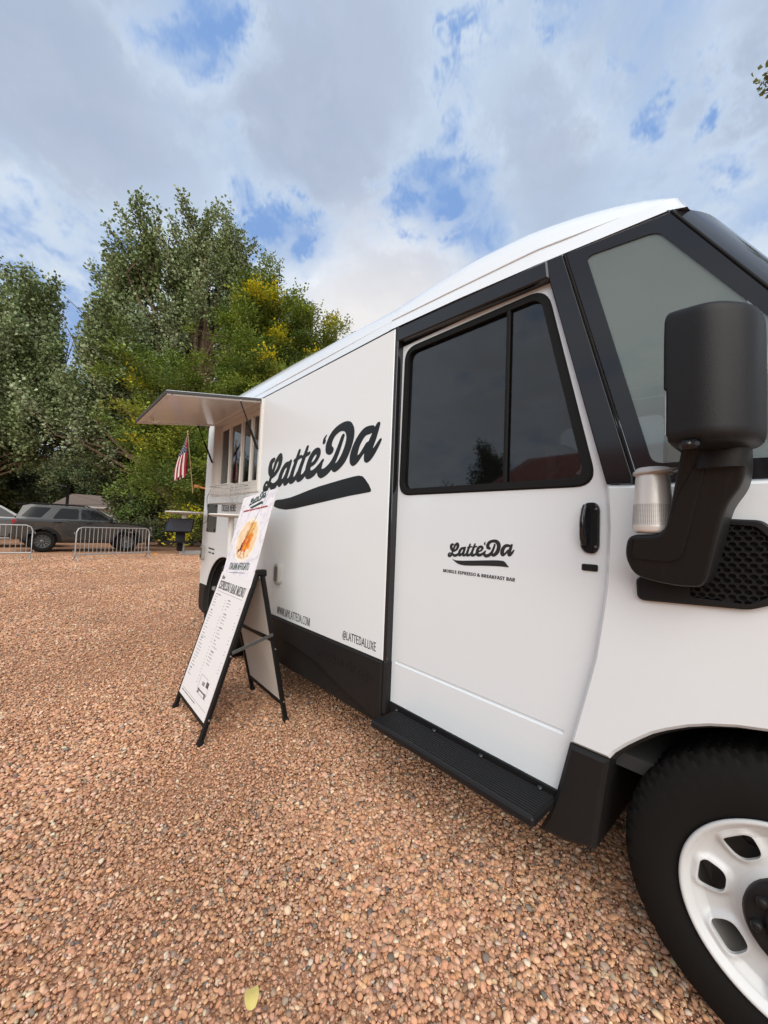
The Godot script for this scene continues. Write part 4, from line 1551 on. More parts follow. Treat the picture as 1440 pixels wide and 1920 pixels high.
	b.lathe(PackedVector2Array([Vector2(0.19, -0.014), Vector2(0.205, 0.0), Vector2(0.19, 0.014), Vector2(0.176, 0.0), Vector2(0.19, -0.014)]), Transform3D(Basis(Vector3(0, 0, 1), 0.55), Vector3(-0.32, 1.42, -0.62)), 28)
	obj("steering_wheel", b, "cab_plastic", t)
	# step and underside
	b = tmb()
	b.box(Vector3(-1.077, 0.383, 0.060), Vector3(0.866, 0.036, 0.186), 0.008)
	var step := obj("step_board", b, "plastic_black", t)
	for i in 11:
		b = tmb()
		b.box(Vector3(-1.077, 0.4025, -0.008 + i * 0.0135), Vector3(0.850, 0.0028, 0.006), 0.001)
		obj("tread_rib", b, "plastic_black", step)
	b = tmb()
	b.bar(Vector3(-1.585, 0.398, -0.040), Vector3(-0.645, 0.394, -0.040), 0.012, 0.05, Vector3.UP, 0.003)
	obj("door_sill", b, "plastic_black", t)
	for i in 4:
		b = tmb()
		b.lathe(PackedVector2Array([Vector2(0.011, 0), Vector2(0.009, 0.006), Vector2(0.0, 0.008)]), Transform3D(Basis(), Vector3(-1.50 + i * 0.265, 0.405, -0.022)), 10)
		obj("sill_clip", b, "gloss_black", step)
	for x in [-1.37, -0.80]:
		b = tmb()
		b.box(Vector3(x, 0.335, 0.0), Vector3(0.06, 0.07, 0.17), 0.02)
		obj("step_bracket", b, "liner_plastic", step)
	b = tmb()
	b.box(Vector3(-2.2, 0.46, -1.05), Vector3(5.2, 0.10, 0.90))
	b.box(Vector3(-2.1, 0.34, -1.05), Vector3(2.9, 0.22, 1.5), 0.03)
	b.box(Vector3(-1.12, 0.42, -0.20), Vector3(0.90, 0.06, 0.30))
	obj("chassis", b, "liner_plastic", t)
	# black vent panel under the mirror, its openings cut through
	var vo := rounded(pts([-0.384, 1.243, -0.380, 1.186, -0.366, 1.176, -0.115, 1.190, -0.060, 1.215, -0.02, 1.29, -0.04, 1.385, -0.088, 1.436, -0.158, 1.440, -0.24, 1.42, -0.30, 1.30]), 0.012, 3)
	var inner := rounded(pts([-0.245, 1.206, -0.116, 1.204, -0.078, 1.228, -0.046, 1.292, -0.060, 1.372, -0.100, 1.420, -0.156, 1.424, -0.215, 1.40, -0.235, 1.30]), 0.012, 3)
	b = tmb()
	b.plate(vo, 0.016, -0.010, 0.006, [inner])
	var vp := obj("wing_vent", b, "plastic_black", t)
	b = tmb()
	b.flat(inner, -0.006, true)
	obj("vent_back", b, "plastic_black", vp)
	for r in 16:
		for c in 10:
			var p := Vector2(-0.250 + c * 0.0222 + (0.0111 if r % 2 else 0.0), 1.200 + r * 0.0148 + c * 0.0012)
			if not Geometry2D.is_point_in_polygon(p, inner):
				continue
			var hole := PackedVector2Array()
			var cell := PackedVector2Array()
			for k in 6:
				var a := TAU * k / 6.0 + PI / 6.0
				cell.append(p + Vector2(cos(a) * 0.0130, sin(a) * 0.0102))
			for k in 10:
				var a := TAU * k / 10.0
				hole.append(p + Vector2(cos(a) * 0.0088, sin(a) * 0.0066))
			for piece in Geometry2D.intersect_polygons(cell, inner):
				b = tmb()
				b.plate(piece, 0.0085, -0.005, 0.0, [hole] if piece.size() >= 6 else [])
				obj("vent_web", b, "plastic_black", vp)


func make_wheels(t: Node3D) -> void:
	# x, z of the outer face, outward sign, whether near enough to need its detail
	for w in [[-0.02, 0.0, 1.0], [-4.10, -0.02, 1.0], [-0.02, -WIDE, -1.0], [-4.10, -WIDE + 0.02, -1.0]]:
		var near: bool = w[2] > 0
		var k := Transform3D(Basis() if near else Basis(Vector3.UP, PI), Vector3(w[0], 0.395, w[1]) - TRUCK)
		var b := MB.new()
		b.xf = k
		# tyre: profile from bead over sidewall and tread to the inner bead, tread blocks cut by grooves
		var prof := [[0.247, -0.020], [0.262, -0.010], [0.285, -0.004], [0.315, -0.002], [0.345, -0.008], [0.370, -0.016], [0.387, -0.028], [0.399, -0.042], [0.406, -0.060], [0.409, -0.078], [0.410, -0.084], [0.410, -0.105], [0.410, -0.112], [0.410, -0.150], [0.410, -0.158], [0.410, -0.20], [0.405, -0.225], [0.385, -0.25], [0.34, -0.27], [0.25, -0.25]]
		var segs := 288 if near else 72
		var rows := []
		for i in prof.size():
			var line := PackedVector3Array()
			for j in segs + 1:
				var a := TAU * j / segs
				var r: float = prof[i][0]
				if i >= 6 and i <= 17:
					var sh := 0.6 if i % 2 else 0.0
					var g := fposmod(a * 44.0 / TAU + sh, 1.0)
					if g < 0.17:
						r -= 0.009
					elif i > 9 and fposmod(a * 88.0 / TAU + 0.3, 1.0) < 0.12:
						r -= 0.004
					if i == 10 or i == 12 or i == 14:
						r -= 0.008
				elif i == 4:
					r += 0.002 * (1.0 if fposmod(a * 44.0 / TAU, 1.0) < 0.5 else 0.0)
				line.append(Vector3(cos(a) * r, sin(a) * r, prof[i][1]))
			rows.append(line)
		b.grid(rows, false, true)
		var tyre := obj("wheel", b, "tyre_rubber", t)
		# rim: lip, then a pressed disc with eight holes, each with a raised edge
		b = MB.new()
		b.xf = k
		rows = []
		for p in [[0.238, -0.05], [0.250, -0.012], [0.2525, -0.006], [0.250, -0.001], [0.244, 0.001], [0.238, -0.004], [0.232, -0.014], [0.226, -0.019]]:
			var line := PackedVector3Array()
			for j in 97:
				var a := TAU * j / 96.0
				line.append(Vector3(cos(a) * p[0], sin(a) * p[0], p[1]))
			rows.append(line)
		b.grid(rows, false, true)
		var hs := []
		for h in 8:
			var a := deg_to_rad(174.0 + 45.0 * h)
			var u := Vector2(cos(a), sin(a))
			var v := Vector2(-u.y, u.x)
			var ring := PackedVector2Array()
			for q in rounded(pts([0.150, -0.031, 0.209, -0.042, 0.209, 0.042, 0.150, 0.031]), 0.024, 6):
				ring.append(u * q.x + v * q.y)
			hs.append(ring)
		var depth := func(p: Vector2) -> float:
			var r := p.length()
			var z := track([0.105, 0.115, 0.128, 0.145, 0.20, 0.216, 0.227], [-0.018, -0.030, -0.040, -0.044, -0.040, -0.026, -0.019], r)
			var near_edge := 1.0
			for h in hs:
				var c := Vector2.ZERO
				for q in h:
					c += q
				c /= h.size()
				if c.distance_to(p) < 0.075:
					for i in h.size():
						var cp := Geometry2D.get_closest_point_to_segment(p, h[i], h[(i + 1) % h.size()])
						near_edge = minf(near_edge, cp.distance_to(p))
			return z + 0.014 * exp(-pow(near_edge / 0.011, 2.0))
		var nr := 20
		var na := 160
		if not near:
			nr = 5
			na = 48
		var grid := []
		for i in nr + 1:
			var line := []
			var r := lerpf(0.108, 0.2265, float(i) / nr)
			for j in na:
				var a := TAU * j / na
				line.append(Vector2(cos(a) * r, sin(a) * r))
			grid.append(line)
		var memo := {}
		var lift := func(p: Vector2) -> Array:
			if not memo.has(p):
				var e := 0.0012
				var z: float = depth.call(p)
				var dx: float = (depth.call(p + Vector2(e, 0)) - depth.call(p - Vector2(e, 0))) / (2 * e)
				var dy: float = (depth.call(p + Vector2(0, e)) - depth.call(p - Vector2(0, e))) / (2 * e)
				memo[p] = [Vector3(p.x, p.y, z), Vector3(-dx, -dy, 1).normalized()]
			return memo[p]
		for i in nr:
			for j in na:
				var cell := PackedVector2Array([grid[i][j], grid[i + 1][j], grid[i + 1][(j + 1) % na], grid[i][(j + 1) % na]])
				var parts: Array = [cell]
				for h in hs:
					if cell[0].distance_to(h[0]) > 0.12:
						continue
					var nx := []
					for c in parts:
						nx.append_array(Geometry2D.clip_polygons(c, h))
					parts = nx
				for c in parts:
					if Geometry2D.is_polygon_clockwise(c):
						continue
					var ix := Geometry2D.triangulate_polygon(c)
					for q in range(0, ix.size(), 3):
						var l0: Array = lift.call(c[ix[q]])
						var l1: Array = lift.call(c[ix[q + 1]])
						var l2: Array = lift.call(c[ix[q + 2]])
						if (l1[0] - l0[0]).cross(l2[0] - l0[0]).z < 0:
							b.tri_n(l0[0], l2[0], l1[0], l0[1], l2[1], l1[1])
						else:
							b.tri_n(l0[0], l1[0], l2[0], l0[1], l1[1], l2[1])
		for h in hs:
			for q in h.size():
				var p0: Vector2 = h[q]
				var p1: Vector2 = h[(q + 1) % h.size()]
				var z0: float = depth.call(p0)
				var z1: float = depth.call(p1)
				b.quad(Vector3(p0.x, p0.y, z0), Vector3(p0.x, p0.y, z0 - 0.012), Vector3(p1.x, p1.y, z1 - 0.012), Vector3(p1.x, p1.y, z1))
		obj("rim", b, "wheel_white", tyre)
		# hub cover, brake disc and barrel behind
		b = MB.new()
		b.xf = k
		b.lathe(PackedVector2Array([Vector2(0.112, -0.030), Vector2(0.114, -0.008), Vector2(0.108, 0.002), Vector2(0.095, 0.006), Vector2(0.078, -0.002), Vector2(0.070, 0.0), Vector2(0.064, 0.012), Vector2(0.05, 0.018), Vector2(0.0, 0.020)]), Transform3D(Basis(Vector3.RIGHT, PI / 2), Vector3.ZERO), 40)
		for q in 8:
			var a := TAU * (q + 0.3) / 8.0
			b.lathe(PackedVector2Array([Vector2(0.014, -0.004), Vector2(0.013, 0.016), Vector2(0.008, 0.021), Vector2(0.0, 0.022)]), Transform3D(Basis(Vector3.RIGHT, PI / 2), Vector3(cos(a) * 0.086, sin(a) * 0.086, 0.0)), 8)
		obj("hub_cover", b, "plastic_black", tyre)
		b = MB.new()
		b.xf = k
		b.lathe(PackedVector2Array([Vector2(0.238, -0.24), Vector2(0.232, -0.10), Vector2(0.232, -0.03)]), Transform3D(Basis(Vector3.RIGHT, PI / 2), Vector3.ZERO), 48)
		b.lathe(PackedVector2Array([Vector2(0.238, -0.22), Vector2(0.0, -0.22)]), Transform3D(Basis(Vector3.RIGHT, PI / 2), Vector3.ZERO), 32)
		obj("barrel", b, "bracket_grey", tyre)
		b = MB.new()
		b.xf = k
		b.lathe(PackedVector2Array([Vector2(0.190, -0.13), Vector2(0.190, -0.10), Vector2(0.190, -0.10), Vector2(0.10, -0.10), Vector2(0.10, -0.08), Vector2(0.0, -0.08)]), Transform3D(Basis(Vector3.RIGHT, PI / 2), Vector3.ZERO), 48)
		obj("brake_disc", b, "brake_steel", tyre)
		b = MB.new()
		b.xf = k
		b.box(Vector3(-0.05, 0.17, -0.10), Vector3(0.16, 0.09, 0.07), 0.02)
		obj("brake_caliper", b, "liner_plastic", tyre)


func make_mirror(t: Node3D) -> void:
	# foot and arm: one silhouette with rounded edges that leans outward as it rises
	var o := rounded(pts([-0.219, 1.640, -0.100, 1.640, -0.100, 1.560, -0.110, 1.515, -0.142, 1.465, -0.166, 1.36, -0.186, 1.275, -0.202, 1.246, -0.250, 1.241, -0.310, 1.247, -0.365, 1.262, -0.384, 1.320, -0.369, 1.384, -0.292, 1.389, -0.272, 1.412, -0.256, 1.48]), 0.026, 5)
	var b := tmb()
	var ccw := MB.ccw(o)
	var layers := [[0.0, 0.050], [0.008, 0.064], [0.016, 0.072]]
	var zf := func(p: Vector2, d: float) -> float: return d + 0.085 + clampf((p.y - 1.30) * 0.36, -0.02, 0.14)
	var rows := []
	for e in [[0.012, -0.110], [0.0, -0.100], [0.0, 0.030], [0.002, 0.038], [0.006, 0.044], [0.011, 0.046]]:
		var ins := MB.inset(ccw, e[0])
		var line := PackedVector3Array()
		for i in ins.size() + 1:
			var p := ins[i % ins.size()]
			line.append(Vector3(p.x, p.y, zf.call(ccw[i % ins.size()], e[1])))
		rows.append(line)
	b.grid(rows, false, true)
	var face := MB.inset(ccw, 0.011)
	var idx := Geometry2D.triangulate_polygon(face)
	for i in range(0, idx.size(), 3):
		var q := []
		for j in 3:
			var p := face[idx[i + j]]
			q.append(Vector3(p.x, p.y, zf.call(ccw[idx[i + j]], 0.046)))
		if (q[1] - q[0]).cross(q[2] - q[0]).z < 0:
			b.tri(q[0], q[2], q[1])
		else:
			b.tri(q[0], q[1], q[2])
	var arm := obj("mirror_arm", b, "plastic_black", t)
	# moulded cover piece on the foot and the shank
	b = tmb()
	var cover := rounded(pts([-0.362, 1.312, -0.262, 1.310, -0.240, 1.326, -0.176, 1.560, -0.196, 1.572, -0.236, 1.500, -0.268, 1.402, -0.290, 1.378, -0.354, 1.374]), 0.012, 3)
	var cc := MB.ccw(cover)
	rows = []
	for e in [[0.0, 0.040], [0.0, 0.0485], [0.004, 0.0505]]:
		var ins := MB.inset(cc, e[0])
		var line := PackedVector3Array()
		for i in ins.size() + 1:
			line.append(Vector3(ins[i % ins.size()].x, ins[i % ins.size()].y, zf.call(ins[i % ins.size()], e[1])))
		rows.append(line)
	b.grid(rows, false, true)
	face = MB.inset(cc, 0.004)
	idx = Geometry2D.triangulate_polygon(face)
	for i in range(0, idx.size(), 3):
		var q := []
		for j in 3:
			q.append(Vector3(face[idx[i + j]].x, face[idx[i + j]].y, zf.call(face[idx[i + j]], 0.0505)))
		if (q[1] - q[0]).cross(q[2] - q[0]).z < 0:
			b.tri(q[0], q[2], q[1])
		else:
			b.tri(q[0], q[1], q[2])
	obj("arm_cover", b, "plastic_black", arm)
	# swivel collar under the head
	b = tmb()
	var col := []
	for e in [[1.555, 0.050, 0.034], [1.592, 0.053, 0.037], [1.622, 0.050, 0.036]]:
		var line := PackedVector3Array()
		for j in 33:
			var a := -TAU * j / 32.0
			line.append(Vector3(-0.152 + (e[0] - 1.57) * 0.1 + cos(a) * e[1], e[0], 0.215 + sin(a) * e[2]))
		col.append(line)
	b.grid(col, false, true)
	obj("collar", b, "plastic_black", arm)
	# head: rounded wedge section stacked from bottom to top
	var sec := PackedVector2Array()
	var corners := pts([-0.246, 0.332, -0.146, 0.352, -0.078, 0.292, -0.062, 0.18, -0.11, 0.112, -0.246, 0.112])
	var soft := [0.016, 0.040, 0.040, 0.045, 0.04, 0.03]
	for i in 6:
		var pa := corners[(i + 5) % 6]
		var pb := corners[i]
		var pc := corners[(i + 1) % 6]
		var s0: Vector2 = pb + (pa - pb).normalized() * soft[i]
		var s1: Vector2 = pb + (pc - pb).normalized() * soft[i]
		for j in 9:
			sec.append(s0.lerp(pb, j / 8.0).lerp(pb.lerp(s1, j / 8.0), j / 8.0))
	# resample so that the rear edge keeps a small radius
	var c := Vector2(-0.145, 0.235)
	b = tmb()
	rows = []
	var prof := [[0.0, 0.72], [0.003, 0.86], [0.010, 0.94], [0.020, 0.98], [0.034, 1.0], [0.150, 1.0], [0.158, 1.0], [0.166, 1.0], [0.290, 1.0], [0.326, 0.992], [0.340, 0.97], [0.348, 0.935], [0.353, 0.86], [0.355, 0.72]]
	for e in prof:
		var line := PackedVector3Array()
		for j in sec.size() + 1:
			var p := sec[(sec.size() - j) % sec.size()]
			var q: Vector2 = c + (p - c) * e[1]
			if e[0] < 0.160 and q.x < -0.236:
				q.x = -0.236
			var f := clampf((-q.x - 0.04) / 0.21, 0.0, 1.0)
			var y: float = 1.585 + e[0] + (0.018 * (1.0 - f) if e[0] < 0.1 else 0.0) + (0.030 * f - 0.020 if e[0] > 0.2 else 0.0) + (0.020 * f if e[0] < 0.1 else 0.0)
			line.append(Vector3(q.x, y, q.y))
		rows.append(line)
	b.grid(rows, true, true)
	var bot := Vector3(c.x, 1.594, c.y)
	var top := Vector3(c.x, 1.940, c.y)
	for j in sec.size():
		b.tri(bot, rows[0][j], rows[0][j + 1])
		b.tri(top, rows[-1][j + 1], rows[-1][j])
	var head := obj("mirror_head", b, "plastic_black", t)
	b = tmb()
	b.box(Vector3(-0.2435, 1.77, 0.225), Vector3(0.004, 0.27, 0.17), 0.001)
	obj("mirror_glass", b, "steel", head)
	b = tmb()
	b.box(Vector3(-0.192, 1.600, 0.330), Vector3(0.040, 0.022, 0.030), 0.007)
	var cam := obj("camera_pod", b, "gloss_black", head)
	b = tmb()
	b.lathe(PackedVector2Array([Vector2(0.006, 0), Vector2(0.006, 0.004), Vector2(0.0, 0.006)]), Transform3D(Basis(Vector3.RIGHT, PI / 2), Vector3(-0.192, 1.600, 0.344)), 12)
	obj("lens", b, "lens_dark", cam)


# ------------------------------------------------------------------ things around the hatch

func side_table(called: String, label: String, socket: Vector3, at: Vector3, r: float) -> Node3D:
	var t := thing(called, label, "table", Vector3(at.x, socket.y, at.z), "white round tables on arms")
	var b := MB.new()
	var y := at.y - socket.y
	b.lathe(PackedVector2Array([Vector2(0, y - 0.024), Vector2(r * 0.80, y - 0.024), Vector2(r * 0.97, y - 0.015), Vector2(r, y - 0.010), Vector2(r, y - 0.003), Vector2(r - 0.004, y), Vector2(0, y)]), Transform3D(), 40)
	obj("tabletop", b, "white_plastic", t)
	b = MB.new()
	b.lathe(PackedVector2Array([Vector2(0.03, y - 0.03), Vector2(0.06, y - 0.024)]), Transform3D(), 20)
	b.tube(PackedVector3Array([Vector3(0, 0, 0), Vector3(0, y - 0.022, 0)]), [0.021, 0.024], 16)
	obj("post", b, "white_plastic", t)
	b = MB.new()
	b.bar(socket - t.position + Vector3(0, 0, 0.02), Vector3(0, 0, 0.018), 0.028, 0.05, Vector3.UP, 0.008)
	b.lathe(PackedVector2Array([Vector2(0.0, -0.022), Vector2(0.022, -0.022), Vector2(0.026, -0.016), Vector2(0.026, 0.022), Vector2(0.022, 0.028), Vector2(0.0, 0.028)]), Transform3D(), 20)
	obj("arm", b, "wire_white", t)
	return t


func make_tables() -> void:
	side_table("round_table", "small white round table on a post under the ORDER HERE lettering", Vector3(-3.40, 1.0, 0.0), Vector3(-3.395, 1.452, 0.215), 0.185)
	side_table("round_table", "small white round table on an arm at the truck's tail, above the tablet", Vector3(-4.80, 1.02, 0.0), Vector3(-4.79, 1.487, 0.235), 0.195)
	# ordering tablet clamped to the tail arm
	var at := Vector3(-4.70, 1.045, 0.285)
	var t := thing("tablet_stand", "black tilted ordering tablet on a curved stand with a tray, at the truck's tail", "tablet stand", at)
	var b := MB.new()
	b.box(Vector3(0, 0.045, 0), Vector3(0.055, 0.09, 0.055), 0.01)
	obj("clamp", b, "sign_black", t)
	b = MB.new()
	b.plate(rounded(pts([-0.17, -0.10, 0.17, -0.10, 0.17, 0.10, -0.17, 0.10]), 0.04, 4), 0.008, -0.008, 0.004)
	var tray := obj("tray", b, "sign_black", t)
	tray.transform = Transform3D(Basis(Vector3.UP, 1.35) * Basis(Vector3.RIGHT, -PI / 2), Vector3(0.0, 0.10, 0.0))
	b = MB.new()
	var w := Vector3(0.25, 0, -0.97).normalized() * 0.042
	var rows := []
	for p in [Vector2(0.0, 0.105), Vector2(0.012, 0.15), Vector2(0.016, 0.20), Vector2(0.004, 0.235), Vector2(-0.02, 0.255)]:
		var q: Vector3 = Vector3(-0.97, 0, -0.25) * p.x + Vector3(0, p.y, 0)
		rows.append(PackedVector3Array([q - w + Vector3(0.006, 0, 0.007), q + w + Vector3(0.006, 0, 0.007), q + w - Vector3(0.006, 0, 0.007), q - w - Vector3(0.006, 0, 0.007), q - w + Vector3(0.006, 0, 0.007)]))
	b.grid(rows)
	obj("neck", b, "sign_black", t)
	b = MB.new()
	b.plate(rounded(pts([-0.135, -0.10, 0.135, -0.10, 0.135, 0.10, -0.135, 0.10]), 0.012, 4), 0.006, -0.006, 0.002)
	var screen := obj("tablet", b, "lens_dark", t)
	screen.transform = Transform3D(Basis(Vector3.UP, 1.15) * Basis(Vector3.RIGHT, -0.72), Vector3(0.0, 0.285, 0.01))
	b = MB.new()
	b.plate(rounded(pts([-0.122, -0.088, 0.122, -0.088, 0.122, 0.088, -0.122, 0.088]), 0.006, 3), 0.0075, 0.005, 0.0)
	obj("screen", b, mat("screen_off", lin(0.035, 0.037, 0.045), 0.12), screen)
	# its cable
	b = MB.new()
	var pth := PackedVector3Array()
	var c := Curve3D.new()
	for p in [Vector3(-4.58, 1.74, 0.03), Vector3(-4.63, 1.66, 0.05), Vector3(-4.60, 1.55, 0.05), Vector3(-4.50, 1.45, 0.06), Vector3(-4.50, 1.38, 0.08), Vector3(-4.62, 1.33, 0.14), Vector3(-4.77, 1.305, 0.235)]:
		c.add_point(p, Vector3.ZERO, Vector3.ZERO)
	for i in range(1, c.point_count - 1):
		var tg := (c.get_point_position(i + 1) - c.get_point_position(i - 1)) / 6.0
		c.set_point_in(i, -tg)
		c.set_point_out(i, tg)
	for i in 31:
		pth.append(c.sample_baked(c.get_baked_length() * i / 30.0))
	b.tube(pth, [0.0028], 6)
	var cable := obj("power_cable", b, "rubber")
	tag(cable, "thin black cable hanging from the hatch down to the tablet", "cable")


func make_basket() -> void:
	# white wire basket hung under the serving window
	var at := Vector3(-3.78, 1.565, 0.115)
	var t := thing("wire_basket", "white wire basket hanging below the serving hatch", "basket", at)
	var hx := 0.27
	var z0 := -0.075
	var z1 := 0.09
	var hy := 0.17
	for e in [[hy, hx, 0.006], [hy * 0.52, hx - 0.01, 0.0035], [0.0, hx - 0.02, 0.006]]:
		var b := MB.new()
		var y: float = e[0]
		var x: float = e[1]
		b.tube(PackedVector3Array([Vector3(-x, y, z0), Vector3(x, y, z0), Vector3(x, y, z1), Vector3(-x, y, z1), Vector3(-x, y, z0)]), [e[2]], 6)
		obj("rail", b, "wire_white", t)
	for i in 13:
		var x := lerpf(-hx, hx, i / 12.0)
		var xb := x * (hx - 0.02) / hx
		var b := MB.new()
		b.tube(PackedVector3Array([Vector3(x, hy, z0), Vector3(xb, 0, z0), Vector3(xb, 0, z1), Vector3(x, hy, z1)]), [0.0022], 5)
		obj("wire", b, "wire_white", t)
	for i in 5:
		var z := lerpf(z0, z1, i / 4.0)
		var b := MB.new()
		b.tube(PackedVector3Array([Vector3(-hx, hy, z), Vector3(-hx + 0.02, 0, z), Vector3(hx - 0.02, 0, z), Vector3(hx, hy, z)]), [0.0022], 5)
		obj("wire", b, "wire_white", t)
	for x in [-0.22, 0.22]:
		var b := MB.new()
		b.tube(PackedVector3Array([Vector3(x, hy, z0), Vector3(x, hy + 0.02, z0 - 0.002), Vector3(x, hy + 0.02, z0 - 0.03)]), [0.004], 6)
		obj("hook", b, "wire_white", t)


func make_flag() -> void:
	# small cotton flag on a thin stick fixed behind the tail
	var foot := Vector3(-4.93, 1.72, 0.12)
	var tip := Vector3(-4.93, 2.40, 0.215)
	var t := thing("flag", "small American flag hanging limp from a stick beneath the awning", "flag", foot)
	var b := MB.new()
	b.tube(PackedVector3Array([Vector3.ZERO, tip - foot + Vector3(0, 0.03, 0.004)]), [0.0055], 8)
	b.lathe(PackedVector2Array([Vector2(0, 0), Vector2(0.012, 0.008), Vector2(0.010, 0.018), Vector2(0.0, 0.026)]), Transform3D(Basis(), tip - foot + Vector3(0, 0.028, 0.004)), 10)
	obj("stick", b, mat("stick_wood", lin(0.42, 0.28, 0.15), 0.6), t)
	b = MB.new()
	b.box(Vector3(0.02, 0.08, -0.03), Vector3(0.05, 0.035, 0.05), 0.008)
	b.bar(Vector3(0.02, 0.08, -0.04), Vector3(0.05, 0.06, -0.14), 0.012, 0.02)
	obj("clip", b, mat("clip_orange", lin(0.55, 0.22, 0.06), 0.6), t)
	# print: stripes and stars
	var im := Image.create_empty(190, 100, false, Image.FORMAT_RGB8)
	var red := lin(0.30, 0.010, 0.020)
	var white := lin(0.74, 0.70, 0.67)
	var blue := lin(0.018, 0.024, 0.075)
	im.fill(white)
	for i in 13:
		if i % 2 == 0:
			im.fill_rect(Rect2i(0, int(i * 100.0 / 13.0), 190, 8), red)
	im.fill_rect(Rect2i(0, 0, 76, 54), blue)
	for r in 9:
		for c in (6 if r % 2 == 0 else 5):
			var x := 6.5 + c * 12.6 + (6.3 if r % 2 else 0.0)
			var y := 5.5 + r * 5.4
			for dy in range(-2, 3):
				for dx in range(-2, 3):
					if absi(dx) + absi(dy) <= 2:
						im.set_pixel(clampi(int(x) + dx, 0, 189), clampi(int(y) + dy, 0, 99), white)
	var fm := mat("flag_cloth", Color.WHITE, 0.8)
	fm.albedo_texture = ImageTexture.create_from_image(im)
	fm.backlight_enabled = true
	fm.backlight = Color(0.12, 0.12, 0.12)
	# the cloth hangs from the top of the hoist and gathers into soft folds
	b = MB.new()
	var rows := []
	for i in 25:
		var v := i / 24.0
		var line := PackedVector3Array()
		for j in 49:
			var u := j / 48.0
			# along the hoist edge the cloth follows the stick; the fly end drops straight down
			var hang := tip - foot
			var wide := 0.165 * (v * 2.0 if v < 0.5 else 2.0 - v * 2.0) * (0.18 + 0.82 * sin(minf(u * 1.75, 1.45)))
			var fold := sin(v * 8.0 + u * 1.6) * 0.018 * (0.4 + u)
			line.append(hang + Vector3(-0.67, 0, 0.74) * (wide - 0.02 * u) + Vector3(0.70, 0, 0.70) * fold + Vector3(-0.74, 0, -0.67) * 0.02 * maxf(0.0, v - 0.5) * u + Vector3(0, -0.50 * u * (1.0 - 0.10 * v) - 0.08 * (v * 2.0 if v < 0.5 else 2.0 - v * 2.0), 0))
		rows.append(line)
	b.grid(rows, false, false, true)
	obj("cloth", b, fm, t)


func make_speaker() -> void:
	var at := Vector3(-0.316, 1.3905, 0.112)
	var t := thing("speaker", "silver cylindrical speaker with a dotted band and a ring lid, standing on the mirror foot", "speaker", at)
	var b := MB.new()
	b.lathe(PackedVector2Array([Vector2(0.0, 0.0), Vector2(0.040, 0.0), Vector2(0.047, 0.003), Vector2(0.0505, 0.010), Vector2(0.0508, 0.022), Vector2(0.0505, 0.0235), Vector2(0.0505, 0.0235), Vector2(0.0475, 0.086), Vector2(0.0475, 0.086), Vector2(0.0478, 0.088), Vector2(0.0455, 0.128), Vector2(0.0440, 0.160), Vector2(0.0425, 0.172), Vector2(0.041, 0.174)]), Transform3D(), 64)
	obj("body", b, "speaker_silver", t)
	# the perforated band: rows of little bumps between dark gaps
	b = MB.new()
	for r in 17:
		var y := 0.026 + r * 0.0036
		var rad := lerpf(0.0505, 0.0477, r / 16.0)
		for i in 64:
			var a := TAU * i / 64.0
			var k := Transform3D(Basis(Vector3.UP, -a), Vector3(cos(a) * (rad + 0.0002), y, sin(a) * (rad + 0.0002)))
			b.xf = k
			b.quad(Vector3(0, -0.0011, 0.0013), Vector3(0, -0.0011, -0.0013), Vector3(0.0004, 0.0011, -0.0013), Vector3(0.0004, 0.0011, 0.0013))
	b.xf = Transform3D()
	var band := obj("perforated_band", b, mat("band_dark", lin(0.30, 0.29, 0.28), 0.5), t)
	band.set_meta("kind", "stuff")
	b = MB.new()
	b.lathe(PackedVector2Array([Vector2(0.041, 0.172), Vector2(0.049, 0.1745), Vector2(0.0505, 0.179), Vector2(0.049, 0.184), Vector2(0.046, 0.186), Vector2(0.046, 0.186), Vector2(0.042, 0.193), Vector2(0.038, 0.195), Vector2(0.0, 0.1955)]), Transform3D(), 48)
	obj("cap", b, "speaker_cap", t)
	# fabric loop handle lying flat
	b = MB.new()
	var p := PackedVector3Array()
	for i in 25:
		var a := lerpf(-2.2, 2.2, i / 24.0)
		p.append(Vector3(0.022 + cos(a) * 0.043, 0.180 + 0.004 * cos(a), 0.012 + sin(a) * 0.043))
	b.tube(p, [0.0032], 8)
	obj("loop_handle", b, "speaker_cap", t)


# ------------------------------------------------------------------ the folding sign

